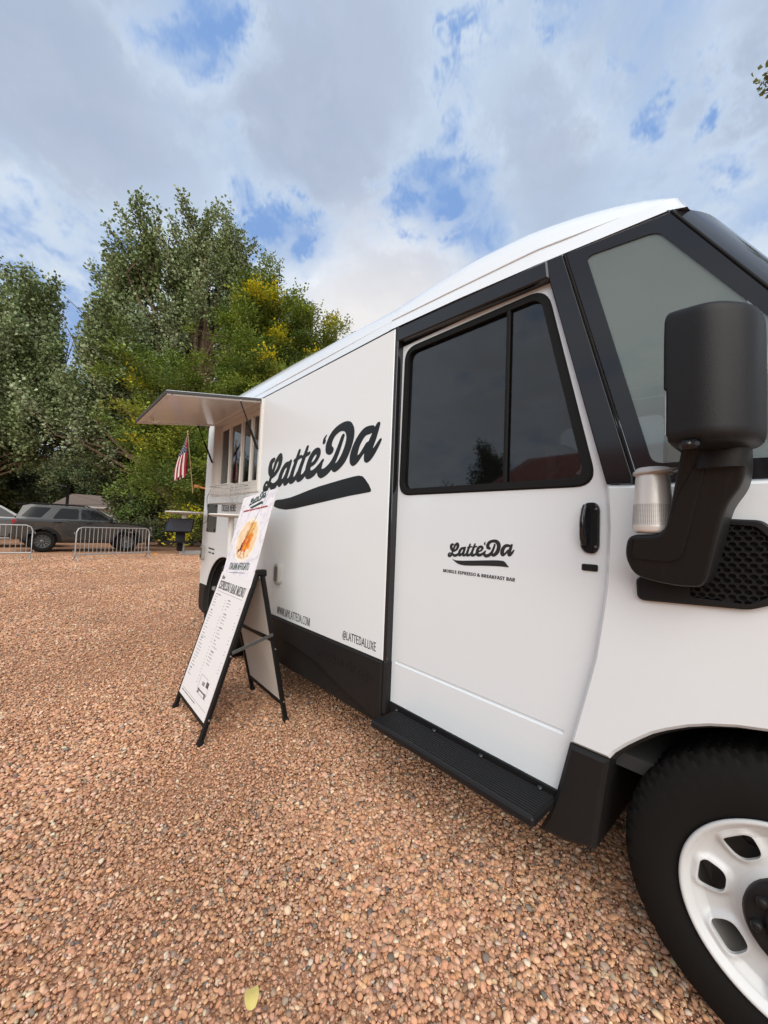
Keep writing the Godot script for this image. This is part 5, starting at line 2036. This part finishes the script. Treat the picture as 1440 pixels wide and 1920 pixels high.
func marble(w: int, h: int) -> Image:
	var im := Image.create_empty(w, h, false, Image.FORMAT_RGB8)
	var nz := FastNoiseLite.new()
	nz.seed = 6
	nz.frequency = 0.006
	nz.fractal_octaves = 5
	var fine := FastNoiseLite.new()
	fine.seed = 9
	fine.frequency = 0.03
	fine.fractal_octaves = 3
	var cx := w * 0.50
	var cy := h * 0.49
	for y in h:
		for x in w:
			var v := absf(nz.get_noise_2d(x * 1.4 + y * 0.5, y))
			var vein := pow(clampf(1.0 - v * 3.2, 0, 1), 5.0)
			var c := Color(0.93, 0.915, 0.93).lerp(Color(0.68, 0.67, 0.73), vein * 0.45 + 0.10 * (fine.get_noise_2d(x, y) + 0.4))
			# the cup seen from above
			var dx := (x - cx) / (w * 0.335)
			var dy := (y - cy) / (h * 0.225)
			var r := sqrt(dx * dx + dy * dy)
			var wob := fine.get_noise_2d(x * 0.7, y * 0.7)
			if r < 1.0:
				c = Color(0.95, 0.85, 0.72).lerp(Color(0.97, 0.93, 0.86), clampf((r - 0.75) * 6.0, 0, 1))
				if r < 0.93:
					c = c.lerp(Color(0.90, 0.74, 0.54), clampf(0.5 + 1.6 * wob, 0, 1) * 0.6)
					# the coffee poured through the middle
					var lane := absf(dx - 0.10 + 0.28 * dy + 0.25 * wob) / (0.26 + 0.20 * clampf(dy + 0.3, 0, 1))
					if lane < 1.0 and dy < 0.52 + 0.2 * wob and dy > -0.78:
						c = Color(0.95, 0.60, 0.16).lerp(Color(0.78, 0.36, 0.07), clampf(0.4 + 1.5 * wob + 0.3 * dx, 0, 1)) if dy > -0.25 + 0.3 * wob else Color(0.92, 0.72, 0.42).lerp(Color(0.82, 0.56, 0.24), clampf(0.5 + wob * 2.0, 0, 1))
						if lane > 0.62 and dx < 0.1 and dy > 0.0:
							c = Color(0.38, 0.13, 0.09)
					elif dy > 0.5 and absf(dy - 0.72 - 0.2 * dx + 0.3 * wob) < 0.03:
						c = Color(0.78, 0.52, 0.28)
			im.set_pixel(x, y, c)
	# the spoon
	for i in 400:
		var u := i / 399.0
		var p := Vector2(w * 0.78, 0).lerp(Vector2(w * 0.46, h * 0.50), u)
		var wd := 7 if u < 0.35 else 4
		im.fill_rect(Rect2i(int(p.x), int(p.y), wd, 2), Color(0.62, 0.64, 0.76) if u < 0.45 else Color(0.42, 0.36, 0.34))
	return im


func menu_print(w: int, h: int) -> Image:
	var im := Image.create_empty(w, h, false, Image.FORMAT_RGB8)
	im.fill(Color(0.90, 0.885, 0.88))
	var ink := Color(0.20, 0.19, 0.19)
	var soft := Color(0.42, 0.41, 0.41)
	im.fill_rect(Rect2i(int(w * 0.06), int(h * 0.158), int(w * 0.86), 2), soft)
	im.fill_rect(Rect2i(int(w * 0.06), int(h * 0.945), int(w * 0.90), 2), soft)
	var mr := RandomNumberGenerator.new()
	mr.seed = 12
	var line := func(x: float, y: float, n: int, tall: int, c: Color) -> void:
		var px := int(x * w)
		for i in n:
			var wd := mr.randi_range(2, 4)
			im.fill_rect(Rect2i(px, int(y * h) + mr.randi_range(0, 1), wd, tall), c)
			px += wd + (5 if mr.randf() < 0.16 else 1)
	# two columns of headings, items and prices, all too fine to read
	var cols := [[0.06, 0.44, [[0.182, 18, 4], [0.315, 8, 9], [0.545, 9, 10], [0.785, 7, 2]]], [0.52, 0.92, [[0.195, 9, 3], [0.300, 10, 3], [0.405, 14, 3], [0.505, 5, 2], [0.585, 12, 4]]]]
	for c in cols:
		for g in c[2]:
			line.call(c[0] + 0.01, g[0], g[1], 8, ink)
			for i in int(g[2]):
				var y: float = g[0] + 0.024 * (i + 1)
				if y > 0.93:
					break
				line.call(c[0], y, mr.randi_range(6, 17), 5, soft)
				line.call(c[1], y, 3, 5, soft)
	line.call(0.06, 0.958, 60, 7, ink)
	# little drawing of the truck
	var x0 := int(w * 0.52)
	var y0 := int(h * 0.765)
	im.fill_rect(Rect2i(x0, y0, 3, 92), ink)
	im.fill_rect(Rect2i(x0, y0, 118, 2), soft)
	im.fill_rect(Rect2i(x0 + 118, y0, 2, 30), soft)
	im.fill_rect(Rect2i(x0 + 112, y0 + 14, 40, 34), ink)
	im.fill_rect(Rect2i(x0 + 122, y0 + 18, 14, 24), soft)
	im.fill_rect(Rect2i(x0 + 150, y0 + 46, 14, 3), ink)
	im.fill_rect(Rect2i(x0 + 162, y0 + 48, 2, 40), soft)
	im.fill_rect(Rect2i(x0 + 10, y0 + 86, 148, 8), ink)
	for q in 3:
		im.fill_rect(Rect2i(x0 + 48, y0 + 32 + q * 8, 44, 5), ink)
	for cx in [x0 + 26, x0 + 140]:
		for dy in range(-15, 16):
			for dx in range(-15, 16):
				var r := sqrt(dx * dx + dy * dy)
				if r < 15.0:
					im.set_pixel(cx + dx, y0 + 96 + dy, ink if r > 8.0 else Color(0.6, 0.6, 0.6))
	im.fill_rect(Rect2i(x0 - 4, y0 + 112, 172, 2), ink)
	return im


func make_sign() -> void:
	var fl := Vector3(-3.152, 0.0, 0.640)
	var fr := Vector3(-2.530, 0.0, 0.652)
	var br := Vector3(-2.484, 0.0, 0.092)
	var bl := Vector3(-3.120, 0.0, 0.060)
	var tl := Vector3(-3.135, 1.000, 0.345)
	var tr := Vector3(-2.513, 1.035, 0.345)
	var back := Vector3(0, 0, -0.034)
	var at := Vector3(-2.83, 0, 0.36)
	var t := thing("sandwich_board", "black folding metal sandwich board with a white coffee menu sheet", "sign", at)
	var b: MB
	for e in [[fl, tl], [fr, tr], [bl, tl + back], [br, tr + back]]:
		b = MB.new()
		b.xf = Transform3D(Basis(), -at)
		b.bar(e[0] + Vector3(0, -0.004, 0), e[1], 0.034, 0.026, Vector3.BACK, 0.004)
		var leg := obj("leg", b, "sign_black", t)
		b = MB.new()
		b.xf = Transform3D(Basis(), -at)
		b.bar(e[0] - Vector3(0, 0.006, 0), e[0].lerp(e[1], 0.03), 0.040, 0.034, Vector3.BACK, 0.006)
		obj("foot", b, "rubber", leg)
		for u in [0.14, 0.5]:
			b = MB.new()
			b.xf = Transform3D(Basis(), -at)
			var p: Vector3 = e[0].lerp(e[1], u)
			b.tube(PackedVector3Array([p - Vector3(0.020, 0, 0), p + Vector3(0.020, 0, 0)]), [0.006], 8)
			obj("bolt", b, "steel", leg)
	# rails across front and back
	for e in [[fl.lerp(tl, 0.10), fr.lerp(tr, 0.10), "bottom_rail"], [bl.lerp(tl + back, 0.12), br.lerp(tr + back, 0.12), "bottom_rail"], [bl.lerp(tl + back, 0.56), br.lerp(tr + back, 0.56), "brace"]]:
		b = MB.new()
		b.xf = Transform3D(Basis(), -at)
		b.bar(e[0], e[1], 0.018, 0.030, Vector3.UP, 0.003)
		obj(e[2], b, "sign_black", t)
	b = MB.new()
	b.xf = Transform3D(Basis(), -at)
	b.bar(tl + Vector3(-0.02, 0.002, -0.040), tr + Vector3(0.022, 0.002, -0.040), 0.040, 0.034, Vector3.UP, 0.006)
	b.box(tr + Vector3(0.006, 0.012, -0.022), Vector3(0.046, 0.040, 0.070), 0.008)
	b.box(tl + Vector3(-0.006, 0.012, -0.022), Vector3(0.046, 0.040, 0.070), 0.008)
	obj("hinge_cap", b, "sign_black", t)
	for s in [[fr, tr, br], [fl, tl, bl]]:
		b = MB.new()
		b.xf = Transform3D(Basis(), -at)
		var p: Vector3 = s[0].lerp(s[1], 0.52)
		var q: Vector3 = s[2].lerp(s[1] + back, 0.60)
		b.bar(p + Vector3(0.022, 0, 0), q + Vector3(0.022, 0, 0), 0.004, 0.022, Vector3.UP, 0.001)
		b.tube(PackedVector3Array([p.lerp(q, 0.5) + Vector3(0.018, 0, 0), p.lerp(q, 0.5) + Vector3(0.032, 0, 0)]), [0.007], 8)
		obj("stay", b, "panel_grey", t)
	# front sheet
	var p00 := fl.lerp(tl, 0.115)
	var p10 := fr.lerp(tr, 0.115)
	var p01 := fl.lerp(tl, 0.985)
	var p11 := fr.lerp(tr, 0.985)
	var ux := (p10 - p00).normalized()
	var nn := (p10 - p00).cross(p01 - p00).normalized()
	p00 += ux * 0.012 + nn * 0.014
	p01 += ux * 0.012 + nn * 0.014
	p10 += -ux * 0.016 + nn * 0.014
	p11 = p10 + p01 - p00
	sheet(t, "menu_sheet", p00 - at, p10 - at, p11 - at, p01 - at, nn, menu_print(512, 900), 0.004)
	var k := Transform3D(Basis((p10 - p00).normalized(), (p01 - p00).normalized(), nn), Vector3.ZERO)
	var wd := p00.distance_to(p10)
	var ht := p00.distance_to(p01)
	letters("ESPRESSO BAR MENU", wd * 0.86, ht * 0.070, k.translated(p00 - at + (p10 - p00) * 0.07 + (p01 - p00) * 0.862 + nn * 0.0005), "print_black", t, "Droid Serif", false)
	letters("the", wd * 0.10, ht * 0.032, k.translated(p00 - at + (p10 - p00) * 0.08 + (p01 - p00) * 0.945 + nn * 0.0005), "print_black", t, "Droid Serif", false)
	# back sheets
	b = MB.new()
	b.xf = Transform3D(Basis(), -at)
	var q00 := bl.lerp(tl + back, 0.135)
	var q10 := br.lerp(tr + back, 0.135)
	var q11 := br.lerp(tr + back, 0.97)
	var q01 := bl.lerp(tl + back, 0.97)
	var qn := (q10 - q00).cross(q01 - q00).normalized() * 0.003
	b.quad(q00 + qn, q10 + qn, q11 + qn, q01 + qn)
	b.quad(q10 - qn, q00 - qn, q01 - qn, q11 - qn)
	obj("back_sheet", b, "sign_back", t)
	# the loose poster board pushed into the frame above
	var a00 := Vector3(-3.105, 0.86, 0.394)
	var a10 := Vector3(-2.520, 0.91, 0.394)
	var a01 := Vector3(-3.149, 1.588, 0.212)
	var a11 := a10 + a01 - a00
	var an := (a10 - a00).cross(a01 - a00).normalized()
	var po := (a00 + a10) / 2.0
	var pt := thing("poster_board", "tall marble-patterned poster board for Italian affogato, stuck into the top of the sandwich board", "poster", po)
	sheet(pt, "print", a00 - po, a10 - po, a11 - po, a01 - po, an, marble(360, 480), 0.005)
	k = Transform3D(Basis((a10 - a00).normalized(), (a01 - a00).normalized(), an), Vector3.ZERO)
	letters("ITALIAN AFFOGATO", 0.36, 0.052, k.translated(a00 - po + (a10 - a00) * 0.19 + (a01 - a00) * 0.205 + an * 0.0005), "print_green", pt, "Droid Sans", false)
	b = MB.new()
	var lo := a00 - po + (a10 - a00) * 0.22 + (a01 - a00) * 0.176 + an * 0.001
	b.bar(lo, lo + (a10 - a00) * 0.52, 0.0012, 0.003)
	obj("rule", b, "print_black", pt)
	letters("Traditional Espresso & Gelato Sandwiches", 0.44, 0.022, k.translated(a00 - po + (a10 - a00) * 0.13 + (a01 - a00) * 0.815 + an * 0.0005), "print_red", pt, "Droid Serif", true)
	var ex := (a10 - a00).normalized() * (0.275 / 1120.0)
	var ey := -(a01 - a00).normalized() * (0.275 / 1120.0)
	var og := a00 - po + (a10 - a00) * 0.27 + (a01 - a00) * 0.985 + an * 0.0012 - ex * 165.0 - ey * 60.0
	og += (a10 - a00).normalized() * 0.0
	var rise := (a01 - a00).normalized() * (0.035 / 1120.0)
	obj("script_logo", logo_mesh(og, ex + rise, ey, 10.0), "print_green", pt)
	obj("logo_swoosh", swoosh_mesh(og, ex + rise, ey), "print_green", pt)


func sheet(parent: Node3D, called: String, a: Vector3, b: Vector3, c: Vector3, d: Vector3, n: Vector3, im: Image, thick: float) -> void:
	var m := mat(called + "_paper", Color.WHITE, 0.55)
	m.albedo_texture = ImageTexture.create_from_image(im)
	var bb := MB.new()
	bb.quad_uv(a, b, c, d)
	var o := obj(called, bb, m, parent)
	bb = MB.new()
	var k := n * thick
	bb.quad(b - k, a - k, d - k, c - k)
	bb.quad(a, a - k, b - k, b)
	bb.quad(b, b - k, c - k, c)
	bb.quad(c, c - k, d - k, d)
	bb.quad(d, d - k, a - k, a)
	obj("board", bb, "sign_board", o)


# ------------------------------------------------------------------ barriers, cars, lamp

func make_barriers() -> void:
	var mk := func(at: Vector3, turn: float, label: String, src: Node3D) -> Node3D:
		var t: Node3D = src
		if t == null:
			t = thing("crowd_barrier", label, "barrier", at, "steel crowd barriers")
			var w := 1.18
			var y0 := 0.20
			var y1 := 1.07
			var p := PackedVector3Array([Vector3(-w, y0, 0), Vector3(-w, y1 - 0.16, 0), Vector3(-w + 0.05, y1 - 0.05, 0), Vector3(-w + 0.16, y1, 0), Vector3(w - 0.16, y1, 0), Vector3(w - 0.05, y1 - 0.05, 0), Vector3(w, y1 - 0.16, 0), Vector3(w, y0, 0), Vector3(-w, y0, 0)])
			var b := MB.new()
			b.tube(p, [0.021], 10, false)
			obj("frame", b, "galvanised", t)
			for i in 18:
				var x := lerpf(-w + 0.125, w - 0.125, i / 17.0)
				b = MB.new()
				b.tube(PackedVector3Array([Vector3(x, y0, 0), Vector3(x, y1 - 0.02, 0)]), [0.009], 6, false)
				obj("upright", b, "galvanised", t)
			for s in [-1.0, 1.0]:
				b = MB.new()
				b.tube(PackedVector3Array([Vector3(s * (w - 0.02), 0.0, 0.20), Vector3(s * (w - 0.02), 0.06, 0.10), Vector3(s * (w - 0.02), y0, 0), Vector3(s * (w - 0.02), 0.06, -0.10), Vector3(s * (w - 0.02), 0.0, -0.20)]), [0.018], 8)
				obj("foot", b, "galvanised", t)
				for y in [0.28, 0.86]:
					b = MB.new()
					b.tube(PackedVector3Array([Vector3(s * w, y, 0), Vector3(s * (w + 0.06), y, 0), Vector3(s * (w + 0.06), y - 0.06 * s, 0)]), [0.010], 6)
					obj("hook", b, "galvanised", t)
		else:
			t = src.duplicate()
			t.name = numbered("crowd_barrier")
			add_child(t)
			t.set_meta("label", label)
			t.position = at
		t.rotation.y = turn
		return t
	var first: Node3D = mk.call(Vector3(-16.0, 0, -0.54), PI / 2 + 0.40, "steel crowd barrier in front of the dark SUV's bonnet and front wheel, nearest the truck", null)
	mk.call(Vector3(-16.62, 0, 2.76), PI / 2 + 0.03, "steel crowd barrier cut by the left picture edge, beside the dark SUV's rear wheel", first)
	var b := MB.new()
	b.plate(pts([-0.03, -0.02, 0.07, -0.03, 0.08, 0.03, -0.02, 0.035]), 0.004, -0.004)
	var o := obj("orange_tag", b, mat("tag_orange", lin(0.65, 0.28, 0.03), 0.6))
	o.position = Vector3(-15.50, 0.20, -1.66)
	o.rotation.y = PI / 2
	tag(o, "small orange tag tied to the barrier end nearest the truck", "tag")


func make_lamp_post() -> void:
	var t := thing("lamp_post", "dark lamp post with a flat white lamp head in front of the white house", "lamp post", Vector3(-33.0, 0, 0.12))
	var b := MB.new()
	b.box(Vector3(0, 0.06, 0), Vector3(0.4, 0.12, 0.4), 0.02)
	obj("base", b, "bracket_grey", t)
	b = MB.new()
	b.bar(Vector3(0, 0.1, 0), Vector3(0, 3.6, 0), 0.16, 0.16, Vector3.BACK, 0.01)
	obj("pole", b, mat("lamp_dark", lin(0.025, 0.027, 0.03), 0.5), t)
	b = MB.new()
	b.bar(Vector3(0, 3.42, 0.02), Vector3(0, 3.42, 0.30), 0.05, 0.05)
	b.box(Vector3(0, 3.42, 0.48), Vector3(0.26, 0.07, 0.40), 0.02)
	obj("lamp_head", b, "galvanised", t)


func make_cars() -> void:
	var dark := mat("paint_grey_dark", lin(0.055, 0.052, 0.047), 0.2, 0.5)
	dark.clearcoat_enabled = true
	dark.clearcoat = 1.0
	dark.clearcoat_roughness = 0.03
	mat("car_window", lin(0.012, 0.013, 0.013), 0.06, 0.0, 0.42)
	var silver := mat("paint_silver", lin(0.15, 0.15, 0.145), 0.22, 0.6)
	silver.clearcoat_enabled = true
	silver.clearcoat = 1.0
	silver.clearcoat_roughness = 0.03
	suv("dark grey off-road SUV with black wheels, parked side-on behind the barriers", Vector3(-20.6, 0, -0.05), dark, true)
	suv("silver SUV mostly hidden beyond the dark one, at the left picture edge", Vector3(-23.6, 0, 2.9), silver, false)


# its length lies along z with the nose toward -z; local coordinates: s toward the nose, y up, the near side faces +x
func suv(label: String, at: Vector3, paint: Material, rugged: bool) -> void:
	var t := thing("parked_suv", label, "car", at)
	# map: local plate plane (s, y) -> world (x = plane depth, z = -s)
	var turn := Transform3D(Basis(Vector3(0, 0, -1), Vector3(0, 1, 0), Vector3(1, 0, 0)), Vector3.ZERO)
	var sb := func(off := 0.0) -> MB:
		var b := MB.new()
		b.xf = Transform3D(Basis(), Vector3(off, 0, 0)) * turn
		return b
	var half := 0.94
	var rw := -1.36
	var fwx := 1.36
	var o := PackedVector2Array([Vector2(-2.24, 0.62), Vector2(-2.20, 0.50)])
	for p in arc(rw, 0.42, 0.47, 170.0, 10.0, 12):
		o.append(p)
	o.append_array(pts([-0.85, 0.42, 0.85, 0.42]))
	for p in arc(fwx, 0.42, 0.47, 170.0, 10.0, 12):
		o.append(p)
	o.append_array(pts([1.95, 0.46, 2.22, 0.52, 2.30, 0.66, 2.29, 0.98, 2.20, 1.10, 1.60, 1.19, 0.98, 1.24, -2.14, 1.26, -2.24, 1.10]))
	var b: MB = sb.call()
	b.plate(o, half, 0.0, 0.07)
	obj("body", b, paint, t)
	b = sb.call()
	b.xf = b.xf * Transform3D(Basis(Vector3.UP, PI), Vector3.ZERO)
	var mo := PackedVector2Array()
	for p in o:
		mo.append(Vector2(-p.x, p.y))
	b.plate(mo, half, 0.0, 0.07)
	obj("body", b, paint, t)
	# greenhouse: tapers toward the roof
	var low := pts([-2.17, 1.24, 1.02, 1.22, 0.24, 1.76, 0.05, 1.80, -1.75, 1.82, -1.98, 1.76])
	var lean := func(y: float) -> float: return 0.88 - (y - 1.22) * 0.24
	b = sb.call()
	var cc := MB.ccw(low)
	for i in cc.size():
		var p := cc[i]
		var q: Vector2 = cc[(i + 1) % cc.size()]
		b.quad(Vector3(p.x, p.y, lean.call(p.y)), Vector3(p.x, p.y, -lean.call(p.y)), Vector3(q.x, q.y, -lean.call(q.y)), Vector3(q.x, q.y, lean.call(q.y)))
	var idx := Geometry2D.triangulate_polygon(cc)
	for s in [1.0, -1.0]:
		for i in range(0, idx.size(), 3):
			var q := []
			for j in 3:
				q.append(Vector3(cc[idx[i + j]].x, cc[idx[i + j]].y, s * lean.call(cc[idx[i + j]].y)))
			if (q[1] - q[0]).cross(q[2] - q[0]).z * s < 0:
				b.tri(q[0], q[2], q[1])
			else:
				b.tri(q[0], q[1], q[2])
	obj("cabin", b, paint, t)
	# side glass, standing 6 mm proud of the cabin side
	var wins := [pts([-2.02, 1.34, -1.46, 1.32, -1.16, 1.72, -1.74, 1.73]), pts([-1.12, 1.30, -0.32, 1.30, -0.32, 1.71, -0.88, 1.72]), pts([-0.24, 1.30, 0.76, 1.29, 0.22, 1.69, -0.24, 1.71])]
	for s in [1.0, -1.0]:
		for w in wins:
			var wr := MB.ccw(rounded(w, 0.06, 4))
			b = sb.call()
			var id := Geometry2D.triangulate_polygon(wr)
			for i in range(0, id.size(), 3):
				var q := []
				for j in 3:
					var p: Vector2 = wr[id[i + j]]
					q.append(Vector3(p.x, p.y, s * (lean.call(p.y) + 0.006)))
				if (q[1] - q[0]).cross(q[2] - q[0]).z * s < 0:
					b.tri(q[0], q[2], q[1])
				else:
					b.tri(q[0], q[1], q[2])
			for i in wr.size():
				var p: Vector2 = wr[i]
				var q: Vector2 = wr[(i + 1) % wr.size()]
				b.quad(Vector3(p.x, p.y, s * (lean.call(p.y) + 0.006)), Vector3(p.x, p.y, s * (lean.call(p.y) - 0.01)), Vector3(q.x, q.y, s * (lean.call(q.y) - 0.01)), Vector3(q.x, q.y, s * (lean.call(q.y) + 0.006)))
			obj("side_window", b, "car_window", t)
	b = sb.call()
	var w0 := 0.86
	b.quad(Vector3(0.99, 1.262, w0 - 0.06), Vector3(0.99, 1.262, -w0 + 0.06), Vector3(0.27, 1.765, -w0 + 0.16), Vector3(0.27, 1.765, w0 - 0.16))
	obj("windscreen", b, "lens_dark", t)
	b = sb.call()
	b.quad(Vector3(-2.165, 1.30, -w0 + 0.10), Vector3(-2.165, 1.30, w0 - 0.10), Vector3(-2.02, 1.74, w0 - 0.18), Vector3(-2.02, 1.74, -w0 + 0.18))
	obj("rear_window", b, "lens_dark", t)
	b = sb.call()
	b.box(Vector3(-2.06, 1.81, 0), Vector3(0.36, 0.05, 1.36), 0.015)
	obj("spoiler", b, "plastic_black", t)
	for s in [1.0, -1.0]:
		b = sb.call()
		b.tube(PackedVector3Array([Vector3(-1.80, 1.80, s * 0.66), Vector3(-1.70, 1.875, s * 0.66), Vector3(-0.1, 1.865, s * 0.66), Vector3(0.06, 1.79, s * 0.66)]), [0.022], 8)
		obj("roof_rail", b, "plastic_black", t)
		for x in [-0.95, 0.02]:
			b = sb.call()
			b.tube(PackedVector3Array([Vector3(x - 0.12, 1.165, s * (half - 0.01)), Vector3(x - 0.09, 1.17, s * (half + 0.03)), Vector3(x + 0.09, 1.17, s * (half + 0.03)), Vector3(x + 0.12, 1.165, s * (half - 0.01))]), [0.018], 8)
			obj("door_handle", b, "plastic_black", t)
		for x in [-0.28, 0.84, -1.10]:
			b = sb.call()
			b.bar(Vector3(x, 0.52, s * (half + 0.001)), Vector3(x + (0.0 if x > -1.0 else 0.0), 1.18, s * (half + 0.001)), 0.008, 0.004, Vector3.UP, 0.0)
			obj("door_gap", b, "rubber", t)
		b = sb.call()
		b.box(Vector3(0.74, 1.30, s * (half + 0.10)), Vector3(0.12, 0.15, 0.20), 0.04)
		obj("wing_mirror", b, "plastic_black", t)
		b = sb.call()
		b.bar(Vector3(-0.80, 0.40, s * (half + 0.05)), Vector3(0.82, 0.40, s * (half + 0.05)), 0.10, 0.05, Vector3.UP, 0.02)
		obj("side_step", b, "plastic_black" if rugged else "steel", t)
		b = sb.call()
		b.box(Vector3(-2.14, 1.13, s * 0.82), Vector3(0.24, 0.22, 0.22), 0.05)
		obj("tail_lamp", b, mat("tail_red", lin(0.25, 0.02, 0.02), 0.15) if not mats.has("tail_red") else mats.tail_red, t)
		b = sb.call()
		b.box(Vector3(2.16, 1.00, s * 0.76), Vector3(0.26, 0.17, 0.30), 0.05)
		obj("headlight", b, "galvanised", t)
		# flared arches
		for wx in [rw, fwx]:
			b = sb.call()
			var rows := []
			for e in [[0.462, half - 0.02], [0.462, half + 0.035], [0.49, half + 0.045], [0.545, half + 0.030], [0.560, half - 0.01]]:
				var line := PackedVector3Array()
				for p in arc(wx, 0.42, e[0], 176.0, 4.0, 18):
					line.append(Vector3(p.x, p.y, s * e[1]))
				rows.append(line)
			b.grid(rows, s < 0)
			obj("arch_flare", b, mats.cladding_black if rugged else paint, t)
	for s in [1.0, -1.0]:
		for wx in [rw, fwx]:
			b = sb.call()
			var k := Transform3D(Basis() if s > 0 else Basis(Vector3.UP, PI), Vector3(wx, 0.41, s * (half - 0.02)))
			b.xf = b.xf * k
			var flatp := Transform3D(Basis(Vector3.RIGHT, PI / 2), Vector3.ZERO)
			b.lathe(PackedVector2Array([Vector2(0.24, -0.02), Vector2(0.30, 0.012), Vector2(0.36, 0.006), Vector2(0.395, -0.02), Vector2(0.41, -0.05), Vector2(0.41, -0.20), Vector2(0.38, -0.25), Vector2(0.24, -0.25)]), flatp, 40)
			var wheel := obj("wheel", b, "tyre_rubber", t)
			b = sb.call()
			b.xf = b.xf * k
			b.lathe(PackedVector2Array([Vector2(0.24, -0.16), Vector2(0.225, -0.10), Vector2(0.235, -0.02), Vector2(0.246, -0.008), Vector2(0.250, -0.02)]), flatp, 40)
			b.lathe(PackedVector2Array([Vector2(0.235, -0.14), Vector2(0.0, -0.14)]), flatp, 24)
			b.lathe(PackedVector2Array([Vector2(0.075, -0.06), Vector2(0.072, -0.02), Vector2(0.04, -0.012), Vector2(0.0, -0.012)]), flatp, 20)
			for q in 11:
				var a := TAU * q / 11.0
				b.bar(Vector3(cos(a) * 0.06, sin(a) * 0.06, -0.045), Vector3(cos(a) * 0.235, sin(a) * 0.235, -0.020), 0.030, 0.020, Vector3.BACK, 0.004)
			obj("rim", b, mats.panel_grey if rugged else mats.steel, wheel)
	b = sb.call()
	b.box(Vector3(2.27, 0.58, 0), Vector3(0.16, 0.24, 1.74), 0.06)
	b.box(Vector3(-2.24, 0.62, 0), Vector3(0.14, 0.22, 1.74), 0.05)
	b.box(Vector3(2.295, 0.88, 0), Vector3(0.03, 0.22, 1.10), 0.01)
	obj("bumper", b, "plastic_black", t)
	b = sb.call()
	b.box(Vector3(0, 0.50, 0), Vector3(4.0, 0.30, 1.5), 0.04)
	obj("underbody", b, "liner_plastic", t)
